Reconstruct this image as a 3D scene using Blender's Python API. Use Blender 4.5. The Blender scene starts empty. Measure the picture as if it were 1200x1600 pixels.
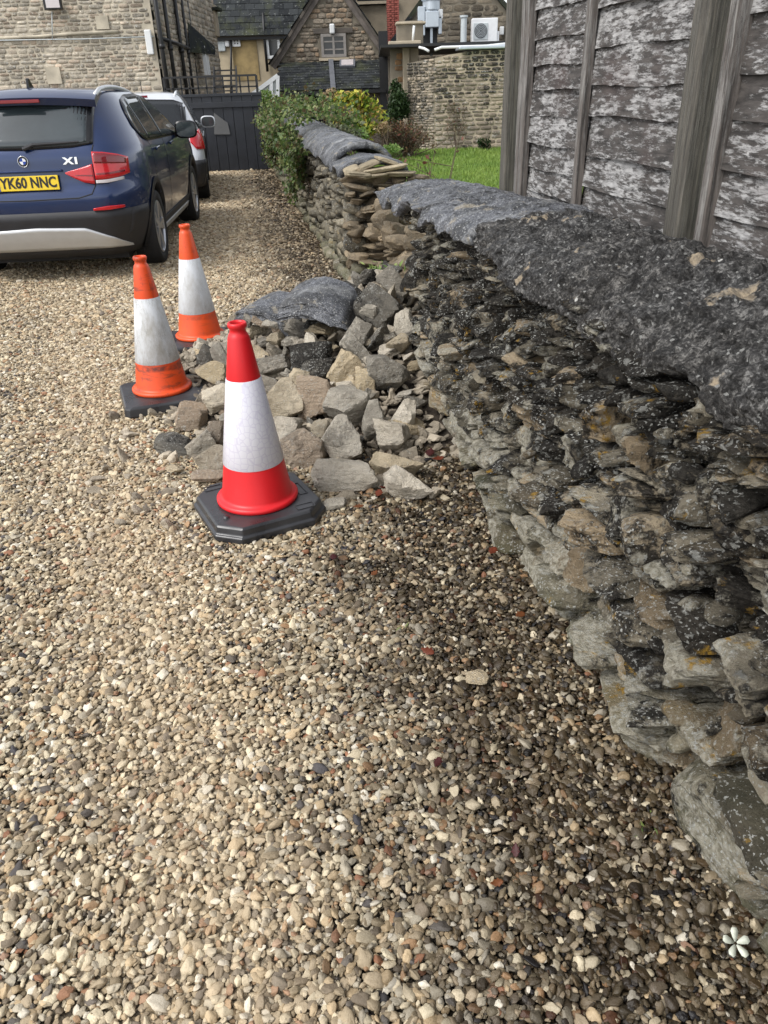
import bpy, math, random
import numpy as np
from mathutils import Matrix, Vector

# ------------------------------------------------------------------ camera, world, sun, exposure
scene = bpy.context.scene
COL = scene.collection
CAM_H = 1.455
PITCH = math.radians(29.0)
ROLL = -0.03232
F_PX = 1200.0
_f0 = np.array([0, math.cos(PITCH), -math.sin(PITCH)])
_r0 = np.array([1.0, 0, 0])
_u0 = np.cross(_r0, _f0)
CR = _r0 * math.cos(ROLL) + _u0 * math.sin(ROLL)
CU = -_r0 * math.sin(ROLL) + _u0 * math.cos(ROLL)
CF = _f0
CO = np.array([0, 0, CAM_H])
cam_data = bpy.data.cameras.new('camera')
cam_data.sensor_fit = 'HORIZONTAL'
cam_data.sensor_width = 36.0
cam_data.lens = 36.0 * F_PX / 1200.0
cam_data.clip_start = 0.05
cam_data.clip_end = 500.0
cam = bpy.data.objects.new('camera', cam_data)
COL.objects.link(cam)
cam.matrix_world = Matrix(((CR[0], CU[0], -CF[0], 0), (CR[1], CU[1], -CF[1], 0), (CR[2], CU[2], -CF[2], CAM_H), (0, 0, 0, 1)))
scene.camera = cam

SUN_EL = math.radians(50)
SUN_AZ = math.radians(-122)          # clockwise from +Y (the heading of the drive)
world = bpy.data.worlds.new('World')
scene.world = world
world.use_nodes = True
wt = world.node_tree
wt.nodes.clear()
sky = wt.nodes.new('ShaderNodeTexSky')
sky.sky_type = 'NISHITA'
sky.sun_disc = False
sky.sun_elevation = SUN_EL
sky.sun_rotation = SUN_AZ
sky.air_density = 1.0
sky.dust_density = 1.5
sky.ozone_density = 1.0
hs = wt.nodes.new('ShaderNodeHueSaturation')       # an overcast sky: the same dome with most of its blue gone
hs.inputs['Saturation'].default_value = 0.22
bg = wt.nodes.new('ShaderNodeBackground')
bg.inputs['Strength'].default_value = 0.13
wo = wt.nodes.new('ShaderNodeOutputWorld')
wt.links.new(sky.outputs['Color'], hs.inputs['Color'])
wt.links.new(hs.outputs['Color'], bg.inputs['Color'])
wt.links.new(bg.outputs['Background'], wo.inputs['Surface'])

sun_data = bpy.data.lights.new('sun', 'SUN')
sun_data.energy = 1.25
sun_data.angle = math.radians(28)
sun_data.color = (1.0, 0.975, 0.94)
sun = bpy.data.objects.new('sun', sun_data)
COL.objects.link(sun)
_sd = Vector((math.sin(SUN_AZ) * math.cos(SUN_EL), math.cos(SUN_AZ) * math.cos(SUN_EL), math.sin(SUN_EL)))
sun.rotation_euler = _sd.to_track_quat('Z', 'Y').to_euler()

scene.view_settings.view_transform = 'Standard'
scene.view_settings.look = 'None'
scene.view_settings.gamma = 1.0
scene.view_settings.exposure = 1.05
scene.view_settings.use_curve_mapping = False
scene.render.engine = 'CYCLES'
scene.cycles.use_denoising = True
scene.cycles.denoising_prefilter = 'NONE'
scene.cycles.denoising_input_passes = 'RGB_ALBEDO_NORMAL'
scene.cycles.max_bounces = 6
scene.cycles.diffuse_bounces = 2
scene.cycles.glossy_bounces = 3
scene.cycles.transparent_max_bounces = 6

random.seed(7)
RNG = np.random.default_rng(11)


def ray(x, y):
    d = CF * F_PX + CR * (x - 600) - CU * (y - 800)
    return d / np.linalg.norm(d)


def P(x, y, Y):
    """The point of the place seen at photo position (x, y) that lies Y metres up the drive."""
    d = ray(x, y)
    return CO + d * (Y / d[1])


def G(x, y, z=0.0):
    d = ray(x, y)
    return CO + d * ((z - CAM_H) / d[2])


# the line of the boundary wall: s runs up the drive, n towards the drive
W0 = np.array([0.69, 0.87, 0.0])
WD = np.array([-0.16294, 0.98664, 0.0])
WN = np.array([-0.98664, -0.16294, 0.0])
WANG = math.atan2(WD[1], WD[0])


def wpt(s, n, z=0.0):
    return W0 + WD * s + WN * n + np.array([0, 0, z])


def wplane(x, y, n):
    d = ray(x, y)
    t = ((W0 + WN * n - CO) @ WN) / (d @ WN)
    q = CO + d * t - W0
    return q @ WD, q[2]


# ------------------------------------------------------------------ noise
def _hash(ix, iy, iz, seed):
    h = (ix.astype(np.uint32) * np.uint32(374761393) + iy.astype(np.uint32) * np.uint32(668265263)
         + iz.astype(np.uint32) * np.uint32(2246822519) + np.uint32((seed * 3266489917) & 0xffffffff))
    h = (h ^ (h >> np.uint32(13))) * np.uint32(1274126177)
    h = h ^ (h >> np.uint32(16))
    return (h & np.uint32(0xffffff)).astype(np.float64) / float(0xffffff)


def vnoise(p, seed=0):
    p = np.asarray(p, float)
    i = np.floor(p).astype(np.int64)
    f = p - i
    w = f * f * (3 - 2 * f)
    out = 0
    for dx in (0, 1):
        wx = w[:, 0] if dx else 1 - w[:, 0]
        for dy in (0, 1):
            wy = w[:, 1] if dy else 1 - w[:, 1]
            for dz in (0, 1):
                wz = w[:, 2] if dz else 1 - w[:, 2]
                out = out + wx * wy * wz * _hash(i[:, 0] + dx, i[:, 1] + dy, i[:, 2] + dz, seed)
    return out * 2 - 1


def fbm(p, seed=0, octaves=4, gain=0.5):
    p = np.asarray(p, float)
    a, o = 1.0, 0
    for k in range(octaves):
        o = o + a * vnoise(p * (2.03 ** k) + 17.3 * k, seed + k)
        a *= gain
    return o


# ------------------------------------------------------------------ mesh helpers
def new_mesh(name, verts, faces, mats=None, smooth=False):
    me = bpy.data.meshes.new(name)
    verts = np.asarray(verts, dtype=np.float32)
    if isinstance(faces, np.ndarray):
        nf, k = faces.shape
        me.vertices.add(len(verts))
        me.vertices.foreach_set('co', verts.ravel())
        me.loops.add(nf * k)
        me.loops.foreach_set('vertex_index', faces.astype(np.int32).ravel())
        me.polygons.add(nf)
        me.polygons.foreach_set('loop_start', (np.arange(nf) * k).astype(np.int32))
        me.update(calc_edges=True)
    else:
        me.from_pydata([tuple(map(float, v)) for v in verts], [], [tuple(map(int, f)) for f in faces])
    me.validate()
    if smooth:
        me.polygons.foreach_set('use_smooth', [True] * len(me.polygons))
    if mats is not None:
        for m in (mats if isinstance(mats, (list, tuple)) else [mats]):
            me.materials.append(m)
    me.update()
    return me


def link(name, data, parent=None, loc=None, rot=None, scale=None):
    o = bpy.data.objects.new(name, data)
    COL.objects.link(o)
    if parent is not None:
        o.parent = parent
    if loc is not None:
        o.location = [float(v) for v in loc]
    if rot is not None:
        o.rotation_euler = [float(v) for v in rot]
    if scale is not None:
        o.scale = [float(v) for v in scale]
    return o


def tag(o, label=None, category=None, group=None, kind=None):
    if label:
        o['label'] = label
    if category:
        o['category'] = category
    if group:
        o['group'] = group
    if kind:
        o['kind'] = kind
    return o


def empty(name, loc, rotz=0.0, label=None, category=None, group=None):
    o = link(name, None, loc=loc, rot=(0, 0, rotz))
    o.empty_display_size = 0.1
    return tag(o, label, category, group)


class MB:
    """Collects simple solids into one mesh."""

    def __init__(self):
        self.v, self.f = [], []

    def add(self, verts, faces):
        b = len(self.v)
        self.v += [tuple(map(float, p)) for p in verts]
        self.f += [tuple(i + b for i in f) for f in faces]
        return self

    def box(self, c, d, rot=None, taper=1.0):
        c = np.asarray(c, float)
        h = np.asarray(d, float) / 2
        vs = []
        for z in (-1, 1):
            k = taper if z > 0 else 1.0
            for x, y in ((-1, -1), (1, -1), (1, 1), (-1, 1)):
                vs.append(np.array([x * h[0] * k, y * h[1] * k, z * h[2]]))
        if rot is not None:
            R = np.array(rot)
            vs = [R @ q for q in vs]
        vs = [c + q for q in vs]
        return self.add(vs, [(0, 3, 2, 1), (4, 5, 6, 7), (0, 1, 5, 4), (1, 2, 6, 5), (2, 3, 7, 6), (3, 0, 4, 7)])

    def bar(self, a, b, w, h, up=(0, 0, 1)):
        """A straight bar from a to b, w wide and h deep."""
        a, b = np.asarray(a, float), np.asarray(b, float)
        d = b - a
        L = np.linalg.norm(d)
        d = d / L
        up = np.asarray(up, float)
        if abs(d @ up) > 0.95:
            up = np.array([0, 1.0, 0]) if abs(d[1]) < 0.9 else np.array([1.0, 0, 0])
        s = np.cross(d, up)
        s /= np.linalg.norm(s)
        t = np.cross(s, d)
        return self.box((a + b) / 2, (w, L, h), np.stack([s, d, t], 1))

    def tube(self, pts, r, n=10, cap=True):
        pts = [np.asarray(p, float) for p in pts]
        rs = r if isinstance(r, (list, tuple)) else [r] * len(pts)
        b = len(self.v)
        prev = None
        for i, p in enumerate(pts):
            d = pts[min(i + 1, len(pts) - 1)] - pts[max(i - 1, 0)]
            d = d / (np.linalg.norm(d) + 1e-12)
            if prev is None:
                ref = np.array([0, 0, 1.0]) if abs(d[2]) < 0.9 else np.array([1.0, 0, 0])
                s = np.cross(d, ref)
            else:
                s = prev - d * (prev @ d)
            s /= np.linalg.norm(s) + 1e-12
            prev = s
            t = np.cross(d, s)
            for k in range(n):
                a = 2 * math.pi * k / n
                self.v.append(tuple(p + rs[i] * (math.cos(a) * s + math.sin(a) * t)))
        for i in range(len(pts) - 1):
            for k in range(n):
                k2 = (k + 1) % n
                self.f.append((b + i * n + k, b + i * n + k2, b + (i + 1) * n + k2, b + (i + 1) * n + k))
        if cap:
            self.f.append(tuple(b + k for k in range(n))[::-1])
            self.f.append(tuple(b + (len(pts) - 1) * n + k for k in range(n)))
        return self

    def lathe(self, prof, n=48, c=(0, 0, 0), axis='z', closed=False):
        b = len(self.v)
        for (r, z) in prof:
            for k in range(n):
                a = 2 * math.pi * k / n
                x, y = r * math.cos(a), r * math.sin(a)
                q = (x, y, z) if axis == 'z' else ((z, x, y) if axis == 'x' else (x, z, y))
                self.v.append((q[0] + c[0], q[1] + c[1], q[2] + c[2]))
        m = len(prof)
        for i in range(m if closed else m - 1):
            j = (i + 1) % m
            for k in range(n):
                k2 = (k + 1) % n
                self.f.append((b + i * n + k, b + i * n + k2, b + j * n + k2, b + j * n + k))
        return self

    def prism(self, poly, a, b):
        """poly: 3-D points of one face; the solid runs from poly + a to poly + b."""
        n = len(poly)
        a, b = np.asarray(a, float), np.asarray(b, float)
        vs = [np.asarray(p, float) + a for p in poly] + [np.asarray(p, float) + b for p in poly]
        return self.add(vs, [tuple(range(n))[::-1], tuple(range(n, 2 * n))] + [(i, (i + 1) % n, n + (i + 1) % n, n + i) for i in range(n)])

    def build(self, name, mat, parent=None, smooth=False, bevel=0.0, loc=None, rot=None):
        o = link(name, new_mesh(name, self.v, self.f, mat, smooth), parent, loc, rot)
        if bevel:
            m = o.modifiers.new('edge', 'BEVEL')
            m.width = bevel
            m.segments = 2
            m.limit_method = 'ANGLE'
            m.angle_limit = math.radians(35)
        return o


def auto_smooth(o, ang=40):
    me = o.data
    me.polygons.foreach_set('use_smooth', [True] * len(me.polygons))
    try:
        me.set_sharp_from_angle(angle=math.radians(ang))
    except Exception:
        pass
    return o


# ------------------------------------------------------------------ materials
class NT:
    def __init__(self, name):
        self.m = bpy.data.materials.new(name)
        self.m.use_nodes = True
        self.t = self.m.node_tree
        self.t.nodes.clear()
        self.out = self.n('ShaderNodeOutputMaterial')
        self.bsdf = self.n('ShaderNodeBsdfPrincipled')
        self.t.links.new(self.bsdf.outputs[0], self.out.inputs['Surface'])

    def n(self, t, **kw):
        q = self.t.nodes.new(t)
        for k, v in kw.items():
            setattr(q, k, v)
        return q

    def set(self, sock, v):
        if isinstance(v, bpy.types.NodeSocket):
            self.t.links.new(v, sock)
        elif isinstance(v, (tuple, list)) and len(v) == 3 and sock.type == 'RGBA':
            sock.default_value = (*v, 1)
        else:
            sock.default_value = v

    def pos(self):
        return self.n('ShaderNodeNewGeometry').outputs['Position']

    def obj(self):
        return self.n('ShaderNodeTexCoord').outputs['Object']

    def rnd(self):
        return self.n('ShaderNodeObjectInfo').outputs['Random']

    def scale(self, vec, s):
        q = self.n('ShaderNodeVectorMath', operation='MULTIPLY')
        self.set(q.inputs[0], vec)
        q.inputs[1].default_value = s
        return q.outputs[0]

    def addv(self, a, b):
        q = self.n('ShaderNodeVectorMath', operation='ADD')
        self.set(q.inputs[0], a)
        self.set(q.inputs[1], b)
        return q.outputs[0]

    def noise(self, vec, scale, detail=4, rough=0.55, dist=0.0):
        q = self.n('ShaderNodeTexNoise')
        self.set(q.inputs['Vector'], vec)
        q.inputs['Scale'].default_value = scale
        q.inputs['Detail'].default_value = detail
        q.inputs['Roughness'].default_value = rough
        q.inputs['Distortion'].default_value = dist
        return q.outputs['Fac']

    def voronoi(self, vec, scale, feature='F1', out='Distance', rand=1.0):
        q = self.n('ShaderNodeTexVoronoi', feature=feature)
        self.set(q.inputs['Vector'], vec)
        q.inputs['Scale'].default_value = scale
        q.inputs['Randomness'].default_value = rand
        return q.outputs[out]

    def ramp(self, fac, stops, interp='LINEAR'):
        q = self.n('ShaderNodeValToRGB')
        q.color_ramp.interpolation = interp
        el = q.color_ramp.elements
        while len(el) < len(stops):
            el.new(0.5)
        for e, (p, c) in zip(el, stops):
            e.position = p
            e.color = (*c, 1) if isinstance(c, (tuple, list)) else (c, c, c, 1)
        self.set(q.inputs[0], fac)
        return q.outputs[0]

    def math(self, op, a, b=0.0, clamp=False):
        q = self.n('ShaderNodeMath', operation=op, use_clamp=clamp)
        self.set(q.inputs[0], a)
        self.set(q.inputs[1], b)
        return q.outputs[0]

    def range(self, v, a, b, c=0.0, d=1.0):
        q = self.n('ShaderNodeMapRange')
        q.clamp = True
        self.set(q.inputs[0], v)
        for i, k in enumerate((a, b, c, d)):
            q.inputs[1 + i].default_value = k
        return q.outputs[0]

    def mix(self, fac, a, b, blend='MIX'):
        q = self.n('ShaderNodeMix', data_type='RGBA', blend_type=blend)
        self.set(q.inputs[0], fac)
        self.set(q.inputs[6], a)
        self.set(q.inputs[7], b)
        return q.outputs[2]

    def sep(self, vec):
        q = self.n('ShaderNodeSeparateXYZ')
        self.set(q.inputs[0], vec)
        return q.outputs

    def bump(self, h, strength=0.5, dist=0.01, normal=None):
        q = self.n('ShaderNodeBump')
        q.inputs['Strength'].default_value = strength
        q.inputs['Distance'].default_value = dist
        self.set(q.inputs['Height'], h)
        if normal is not None:
            self.set(q.inputs['Normal'], normal)
        return q.outputs[0]

    def done(self, color=None, rough=None, normal=None, **kw):
        if color is not None:
            self.set(self.bsdf.inputs['Base Color'], color)
        if rough is not None:
            self.set(self.bsdf.inputs['Roughness'], rough)
        if normal is not None:
            self.set(self.bsdf.inputs['Normal'], normal)
        for k, v in kw.items():
            self.set(self.bsdf.inputs[k.replace('_', ' ')], v)
        return self.m


def srgb(r, g, b):
    f = lambda c: (c / 255 / 12.92) if c / 255 <= 0.04045 else ((c / 255 + 0.055) / 1.055) ** 2.4
    return (f(r), f(g), f(b))


def plain(name, col, rough=0.5, var=0.15, scale=8.0, bump=0.0, metal=0.0, coat=0.0, spec=None, bscale=60.0):
    t = NT(name)
    p = t.obj()
    k = t.noise(p, scale, 5, 0.6)
    c = t.mix(t.range(k, 0.3, 0.7), tuple(x * (1 - var) for x in col), tuple(min(1, x * (1 + var)) for x in col))
    kw = {}
    if spec is not None:
        kw['Specular_IOR_Level'] = spec
    if coat:
        kw['Coat_Weight'] = coat
        kw['Coat_Roughness'] = 0.04
    n = t.bump(t.noise(p, bscale, 4), bump, 0.004) if bump else None
    return t.done(c, t.range(k, 0.2, 0.8, rough * 0.85, min(1, rough * 1.15)), n, Metallic=metal, **kw)


def stone_mat(name, a, b, crust=0.0, white=0.0, orange=0.0, green=0.0, crust_z=(0.2, 0.7), green_z=(0.3, 0.0), rough=0.8,
              contrast=0.35, bump=0.6, scale=1.0, attr=False, warm=None, whitescale=1.0, pale=0.0, pit=0.55):
    """Weathered limestone: two tones per stone, black crust, white and orange lichen, algae low down."""
    t = NT(name)
    p = t.pos()
    if attr:
        r = t.n('ShaderNodeAttribute', attribute_name='rnd').outputs['Fac']
    else:
        r = t.rnd()
    ps = t.scale(p, (scale, scale, scale))
    k = t.noise(ps, 9, 7, 0.62)
    col = t.mix(t.range(k, 0.38, 0.62), a, b)
    col = t.mix(t.range(t.noise(ps, 55, 5, 0.7), 0.3, 0.75, 0.0, pit), col, tuple(x * 0.45 for x in a))
    if warm:
        col = t.mix(t.range(t.math('FRACT', t.math('MULTIPLY', r, 7.31)), 0.55, 0.9, 0, 0.8), col, warm)
    g = t.range(r, 0, 1, 1 - contrast, 1 + contrast)
    gr = t.n('ShaderNodeCombineColor')
    for i in range(3):
        t.set(gr.inputs[i], g)
    col = t.mix(1.0, col, gr.outputs[0], 'MULTIPLY')
    z = t.sep(p)[2]
    if green:
        gz = t.range(z, green_z[1], green_z[0], 1.0, 0.0)
        gf = t.math('MULTIPLY', gz, t.range(t.noise(ps, 7, 5), 0.35, 0.6, 0, green))
        col = t.mix(gf, col, (0.10, 0.115, 0.05))
    if crust:
        zf = t.range(z, crust_z[0], crust_z[1], -0.13, 0.095)
        q = t.math('ADD', t.math('ADD', t.noise(ps, 4.2, 8, 0.68, 0.4), zf), t.math('MULTIPLY', t.range(t.noise(ps, 60, 4, 0.7), 0.3, 0.7, -0.06, 0.06), 1.0))
        q = t.math('ADD', q, t.range(t.math('FRACT', t.math('MULTIPLY', r, 3.77)), 0, 1, -0.11, 0.11))
        cf = t.range(q, 0.47, 0.54, 0.0, crust)
        col = t.mix(cf, col, t.mix(t.range(t.noise(ps, 90, 3), 0.35, 0.7), (0.010, 0.0095, 0.009), (0.055, 0.050, 0.044)))
    if pale:
        pz = t.range(z, 0.15, 0.65, 0.03, -0.08)
        pf = t.range(t.math('ADD', t.noise(t.addv(ps, (5, 2, 8)), 8.5, 8, 0.72), t.math('ADD', pz, t.range(t.math('FRACT', t.math('MULTIPLY', r, 5.13)), 0, 1, -0.09, 0.09))), 0.50, 0.56, 0, pale)
        col = t.mix(pf, col, t.mix(t.range(t.noise(ps, 70, 4), 0.35, 0.65), (0.30, 0.275, 0.205), (0.62, 0.585, 0.485)))
    if white:
        w1 = t.range(t.noise(ps, 130 * whitescale, 2, 0.5), 0.60, 0.65)
        w2 = t.range(t.noise(ps, 7.5, 6, 0.68), 0.41, 0.55)
        col = t.mix(t.math('MULTIPLY', t.math('MULTIPLY', w1, w2), white), col, (0.56, 0.56, 0.52))
        w3 = t.range(t.noise(ps, 30 * whitescale, 4, 0.6), 0.60, 0.64)
        col = t.mix(t.math('MULTIPLY', t.math('MULTIPLY', w3, w2), white * 0.55), col, (0.48, 0.48, 0.44))
    if orange:
        o1 = t.range(t.noise(ps, 13, 6, 0.65), 0.61, 0.67)
        o2 = t.range(t.noise(ps, 75, 4), 0.42, 0.56)
        col = t.mix(t.math('MULTIPLY', t.math('MULTIPLY', o1, o2), orange), col, (0.42, 0.25, 0.04))
    lay = t.noise(t.scale(p, (14 * scale, 14 * scale, 80 * scale)), 1.0, 4, 0.6)
    h = t.math('ADD', t.math('MULTIPLY', t.noise(ps, 30, 10, 0.74), 1.3), t.math('MULTIPLY', lay, 0.6))
    n = t.bump(h, bump, 0.035 / scale)
    return t.done(col, t.range(t.noise(ps, 12, 4), 0.3, 0.7, rough - 0.05, min(1.0, rough + 0.15)), n, Specular_IOR_Level=0.14)


# ------------------------------------------------------------------ stone shapes
import bmesh
_ico = {}


def ico(sub):
    if sub not in _ico:
        bm = bmesh.new()
        bmesh.ops.create_icosphere(bm, subdivisions=sub, radius=1.0)
        v = np.array([q.co[:] for q in bm.verts])
        f = np.array([[q.index for q in p.verts] for p in bm.faces])
        bm.free()
        _ico[sub] = (v, f)
    return _ico[sub]


def stone_shape(seed, sub=3, p=9.0, cuts=7, rough=0.07, layers=0.06, cut=(0.62, 0.95), skew=0.10):
    """A broken block inside the cube [-1, 1]^3: rounded box with chipped corners, bedding layers and a rough skin."""
    g = np.random.default_rng(seed)
    d, f = ico(sub)
    ns, hs_ = [], []
    for ax in range(3):
        for sg in (-1, 1):
            n = np.zeros(3)
            n[ax] = sg
            n += g.normal(0, skew, 3)
            n /= np.linalg.norm(n)
            ns.append(n)
            hs_.append(g.uniform(0.9, 1.02))
    for k in range(cuts):
        n = g.normal(0, 1, 3)
        n /= np.linalg.norm(n)
        ns.append(n)
        hs_.append(np.abs(n).sum() * g.uniform(*cut))
    ns, hs_ = np.array(ns), np.array(hs_)
    t = np.maximum(d @ ns.T / hs_, 0)
    r = (t ** p).sum(1) ** (-1 / p)
    v = d * r[:, None]
    o = g.uniform(-50, 50, 3)
    v = v + d * (fbm(v * 1.6 + o, seed, 3) * rough)[:, None]
    v = v + d * (fbm(v * 5.5 + o, seed + 5, 3) * rough * 0.45)[:, None]
    if sub > 3:
        v = v + d * (fbm(v * 15 + o, seed + 6, 3) * rough * 0.35)[:, None]
        v = v - d * (np.abs(fbm(v * np.array([4.5, 4.5, 9.0]) + o, seed + 7, 3)) * rough * 1.5)[:, None]
    if layers:
        zz = v[:, 2] * 2.6 + o[2] + 0.5 * vnoise(v * 1.3 + o, seed + 9)
        k = np.floor(zz)
        w = np.clip((zz - k - 0.72) / 0.28, 0, 1)
        ha = _hash(k.astype(np.int64), 0 * k.astype(np.int64), 0 * k.astype(np.int64), seed)
        hb = _hash(k.astype(np.int64) + 1, 0 * k.astype(np.int64), 0 * k.astype(np.int64), seed)
        q = ((ha * (1 - w) + hb * w) * 2 - 1) * layers
        v[:, 0] *= 1 + q
        v[:, 1] *= 1 + q * 1.4
    return v, f


class Pool:
    def __init__(self, name, n, sub, mat, sharp=0, **kw):
        self.shapes = [stone_shape(1000 * sub + 37 * i + len(name), sub, **kw) for i in range(n)]
        self.meshes = [new_mesh(name, v, f, mat, True) for v, f in self.shapes]
        if sharp:
            for me in self.meshes:
                me.set_sharp_from_angle(angle=math.radians(sharp))
        self.name, self.mat, self.n = name, mat, n


def euler_m(r):
    return np.array(Matrix.Rotation(r[2], 3, 'Z') @ Matrix.Rotation(r[1], 3, 'Y') @ Matrix.Rotation(r[0], 3, 'X'))


def emit(stones, pool, parent, part_name, rest_name, limit=300, key=None, rest_mat=None):
    """stones: (centre, half dims, euler) in the parent's space. The `limit` that show largest become parts, the rest one mesh."""
    if key:
        stones = sorted(stones, key=key)
    for c, h, r in stones[:limit]:
        link(part_name, pool.meshes[random.randrange(pool.n)], parent, c, r, h)
    rest = stones[limit:]
    if rest:
        V, Fc, R, b = [], [], [], 0
        for c, h, r in rest:
            v, f = pool.shapes[random.randrange(pool.n)]
            q = (v * np.asarray(h)) @ euler_m(r).T + np.asarray(c)
            V.append(q)
            Fc.append(f + b)
            R.append(np.full(len(v), random.random()))
            b += len(v)
        me = new_mesh(rest_name, np.concatenate(V), np.concatenate(Fc), rest_mat or pool.mat, True)
        at = me.attributes.new('rnd', 'FLOAT', 'POINT')
        at.data.foreach_set('value', np.concatenate(R).astype(np.float32))
        o = link(rest_name, me, parent)
        o['kind'] = 'stuff'


# ------------------------------------------------------------------ ground
def ground_n(t, p):
    q = t.n('ShaderNodeVectorMath', operation='DOT_PRODUCT')
    t.set(q.inputs[0], p)
    q.inputs[1].default_value = tuple(WN)
    return t.math('SUBTRACT', q.outputs['Value'], float(W0 @ WN))


def damp_shade_factor(t, p):
    """Strength of the dark strip along the wall foot: damp gravel plus shade painted in."""
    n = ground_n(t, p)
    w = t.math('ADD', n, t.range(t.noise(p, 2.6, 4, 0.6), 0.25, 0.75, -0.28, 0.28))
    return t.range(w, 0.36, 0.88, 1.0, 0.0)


TRK = (-0.95, 2.35, -0.93, -0.365)      # a worn, sandy track: a point on it and the direction across it


def track_factor(t, p):
    q = t.n('ShaderNodeVectorMath', operation='DOT_PRODUCT')
    t.set(q.inputs[0], p)
    q.inputs[1].default_value = (TRK[2], TRK[3], 0)
    d = t.math('ABSOLUTE', t.math('SUBTRACT', q.outputs['Value'], TRK[0] * TRK[2] + TRK[1] * TRK[3]))
    d = t.math('ADD', d, t.range(t.noise(p, 2.2, 4), 0.25, 0.75, -0.16, 0.16))
    return t.range(d, 0.06, 0.34, 0.85, 0.0)


PAL = [(0.00, srgb(178, 161, 134)), (0.12, srgb(204, 190, 162)), (0.25, srgb(156, 141, 116)), (0.36, srgb(216, 203, 174)),
       (0.45, srgb(136, 122, 98)), (0.55, srgb(174, 165, 146)), (0.65, srgb(188, 166, 132)), (0.74, srgb(116, 104, 88)),
       (0.83, srgb(224, 216, 198)), (0.885, srgb(156, 124, 92)), (0.925, srgb(96, 91, 86)), (0.957, srgb(148, 104, 78)),
       (0.972, srgb(68, 66, 69)), (0.989, srgb(166, 134, 112))]

t = NT('pebble')
p = t.pos()
r = t.rnd()
c = t.ramp(r, PAL, 'CONSTANT')
r2 = t.math('FRACT', t.math('MULTIPLY', r, 53.7))
g = t.range(r2, 0, 1, 0.72, 1.12)
gc = t.n('ShaderNodeCombineColor')
for i in range(3):
    t.set(gc.inputs[i], g)
c = t.mix(1.0, c, gc.outputs[0], 'MULTIPLY')
c = t.mix(t.range(t.noise(p, 240, 4, 0.7), 0.4, 0.75, 0, 0.45), c, t.mix(1.0, c, (0.5, 0.44, 0.36), 'MULTIPLY'))
dust = t.math('MAXIMUM', t.range(t.noise(p, 0.9, 4, 0.6), 0.5, 0.75, 0.0, 0.22), t.math('MULTIPLY', track_factor(t, p), 0.40))
dust = t.math('MAXIMUM', dust, t.range(t.sep(p)[1], 3.5, 9.0, 0.0, 0.45))
c = t.mix(dust, c, srgb(190, 170, 140))
wf = damp_shade_factor(t, p)
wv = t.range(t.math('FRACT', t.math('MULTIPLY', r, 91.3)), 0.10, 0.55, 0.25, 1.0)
c = t.mix(t.math('MULTIPLY', wf, wv), c, t.mix(1.0, c, (0.12, 0.105, 0.085), 'MULTIPLY'))  # damp and painted shade together darken the pebbles near the wall
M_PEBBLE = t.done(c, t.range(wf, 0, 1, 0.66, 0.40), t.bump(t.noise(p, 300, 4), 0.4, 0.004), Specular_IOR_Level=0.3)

t = NT('gravel_bed')
p = t.pos()
c = t.mix(t.range(t.noise(p, 30, 6, 0.7), 0.3, 0.7), (0.035, 0.028, 0.020), (0.10, 0.082, 0.058))  # soil colour kept dark, painting in the shade between pebbles
c = t.mix(t.range(t.noise(p, 160, 3), 0.5, 0.62, 0, 0.8), c, (0.26, 0.22, 0.165))
tr_ = track_factor(t, p)
c = t.mix(tr_, c, t.mix(t.range(t.noise(p, 220, 4), 0.35, 0.65), (0.24, 0.19, 0.125), (0.42, 0.35, 0.25)))
wf = damp_shade_factor(t, p)
c = t.mix(wf, c, t.mix(1.0, c, (0.3, 0.27, 0.22), 'MULTIPLY'))  # same damp and painted shade on the bed
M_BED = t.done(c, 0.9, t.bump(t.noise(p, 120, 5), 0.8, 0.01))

t = NT('turf')
p = t.pos()
c = t.mix(t.range(t.noise(p, 1.1, 5), 0.35, 0.65), (0.12, 0.23, 0.025), (0.21, 0.32, 0.035))
c = t.mix(t.range(t.noise(p, 22, 5, 0.7), 0.45, 0.7, 0, 0.7), c, (0.045, 0.09, 0.015))
M_TURF = t.done(c, 0.9, t.bump(t.noise(p, 60, 5, 0.7), 0.8, 0.03))

t = NT('soil')
p = t.pos()
c = t.mix(t.range(t.noise(p, 14, 6, 0.7), 0.3, 0.7), (0.022, 0.017, 0.012), (0.075, 0.055, 0.038))
M_SOIL = t.done(c, 0.95, t.bump(t.noise(p, 45, 6, 0.7), 0.9, 0.02))


M_GAP = plain('dark_wall_core', (0.014, 0.012, 0.010), 0.95, 0.4, 12)  # near black: the shade in the gaps between stones is put into the colour


def ground_sheet(name, x0, x1, y0, y1, z, mat, step):
    xs, ys = np.arange(x0, x1 + step * 0.5, step), np.arange(y0, y1 + step * 0.5, step)
    X, Y = np.meshgrid(xs, ys)
    Z = z + 0.006 * vnoise(np.stack([X.ravel() * 0.8, Y.ravel() * 0.8, 0 * X.ravel()], 1), 3)
    nx, ny = len(xs), len(ys)
    idx = np.arange(nx * ny).reshape(ny, nx)
    f = np.stack([idx[:-1, :-1].ravel(), idx[:-1, 1:].ravel(), idx[1:, 1:].ravel(), idx[1:, :-1].ravel()], 1)
    o = link(name, new_mesh(name, np.stack([X.ravel(), Y.ravel(), Z], 1), f, mat, True))
    return tag(o, kind='structure')


ground_sheet('ground', -60, 60, -20, 100, -0.045, M_SOIL, 4.0)
ground_sheet('driveway', -14, 2.0, -3, 24, -0.010, M_BED, 0.5)

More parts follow.
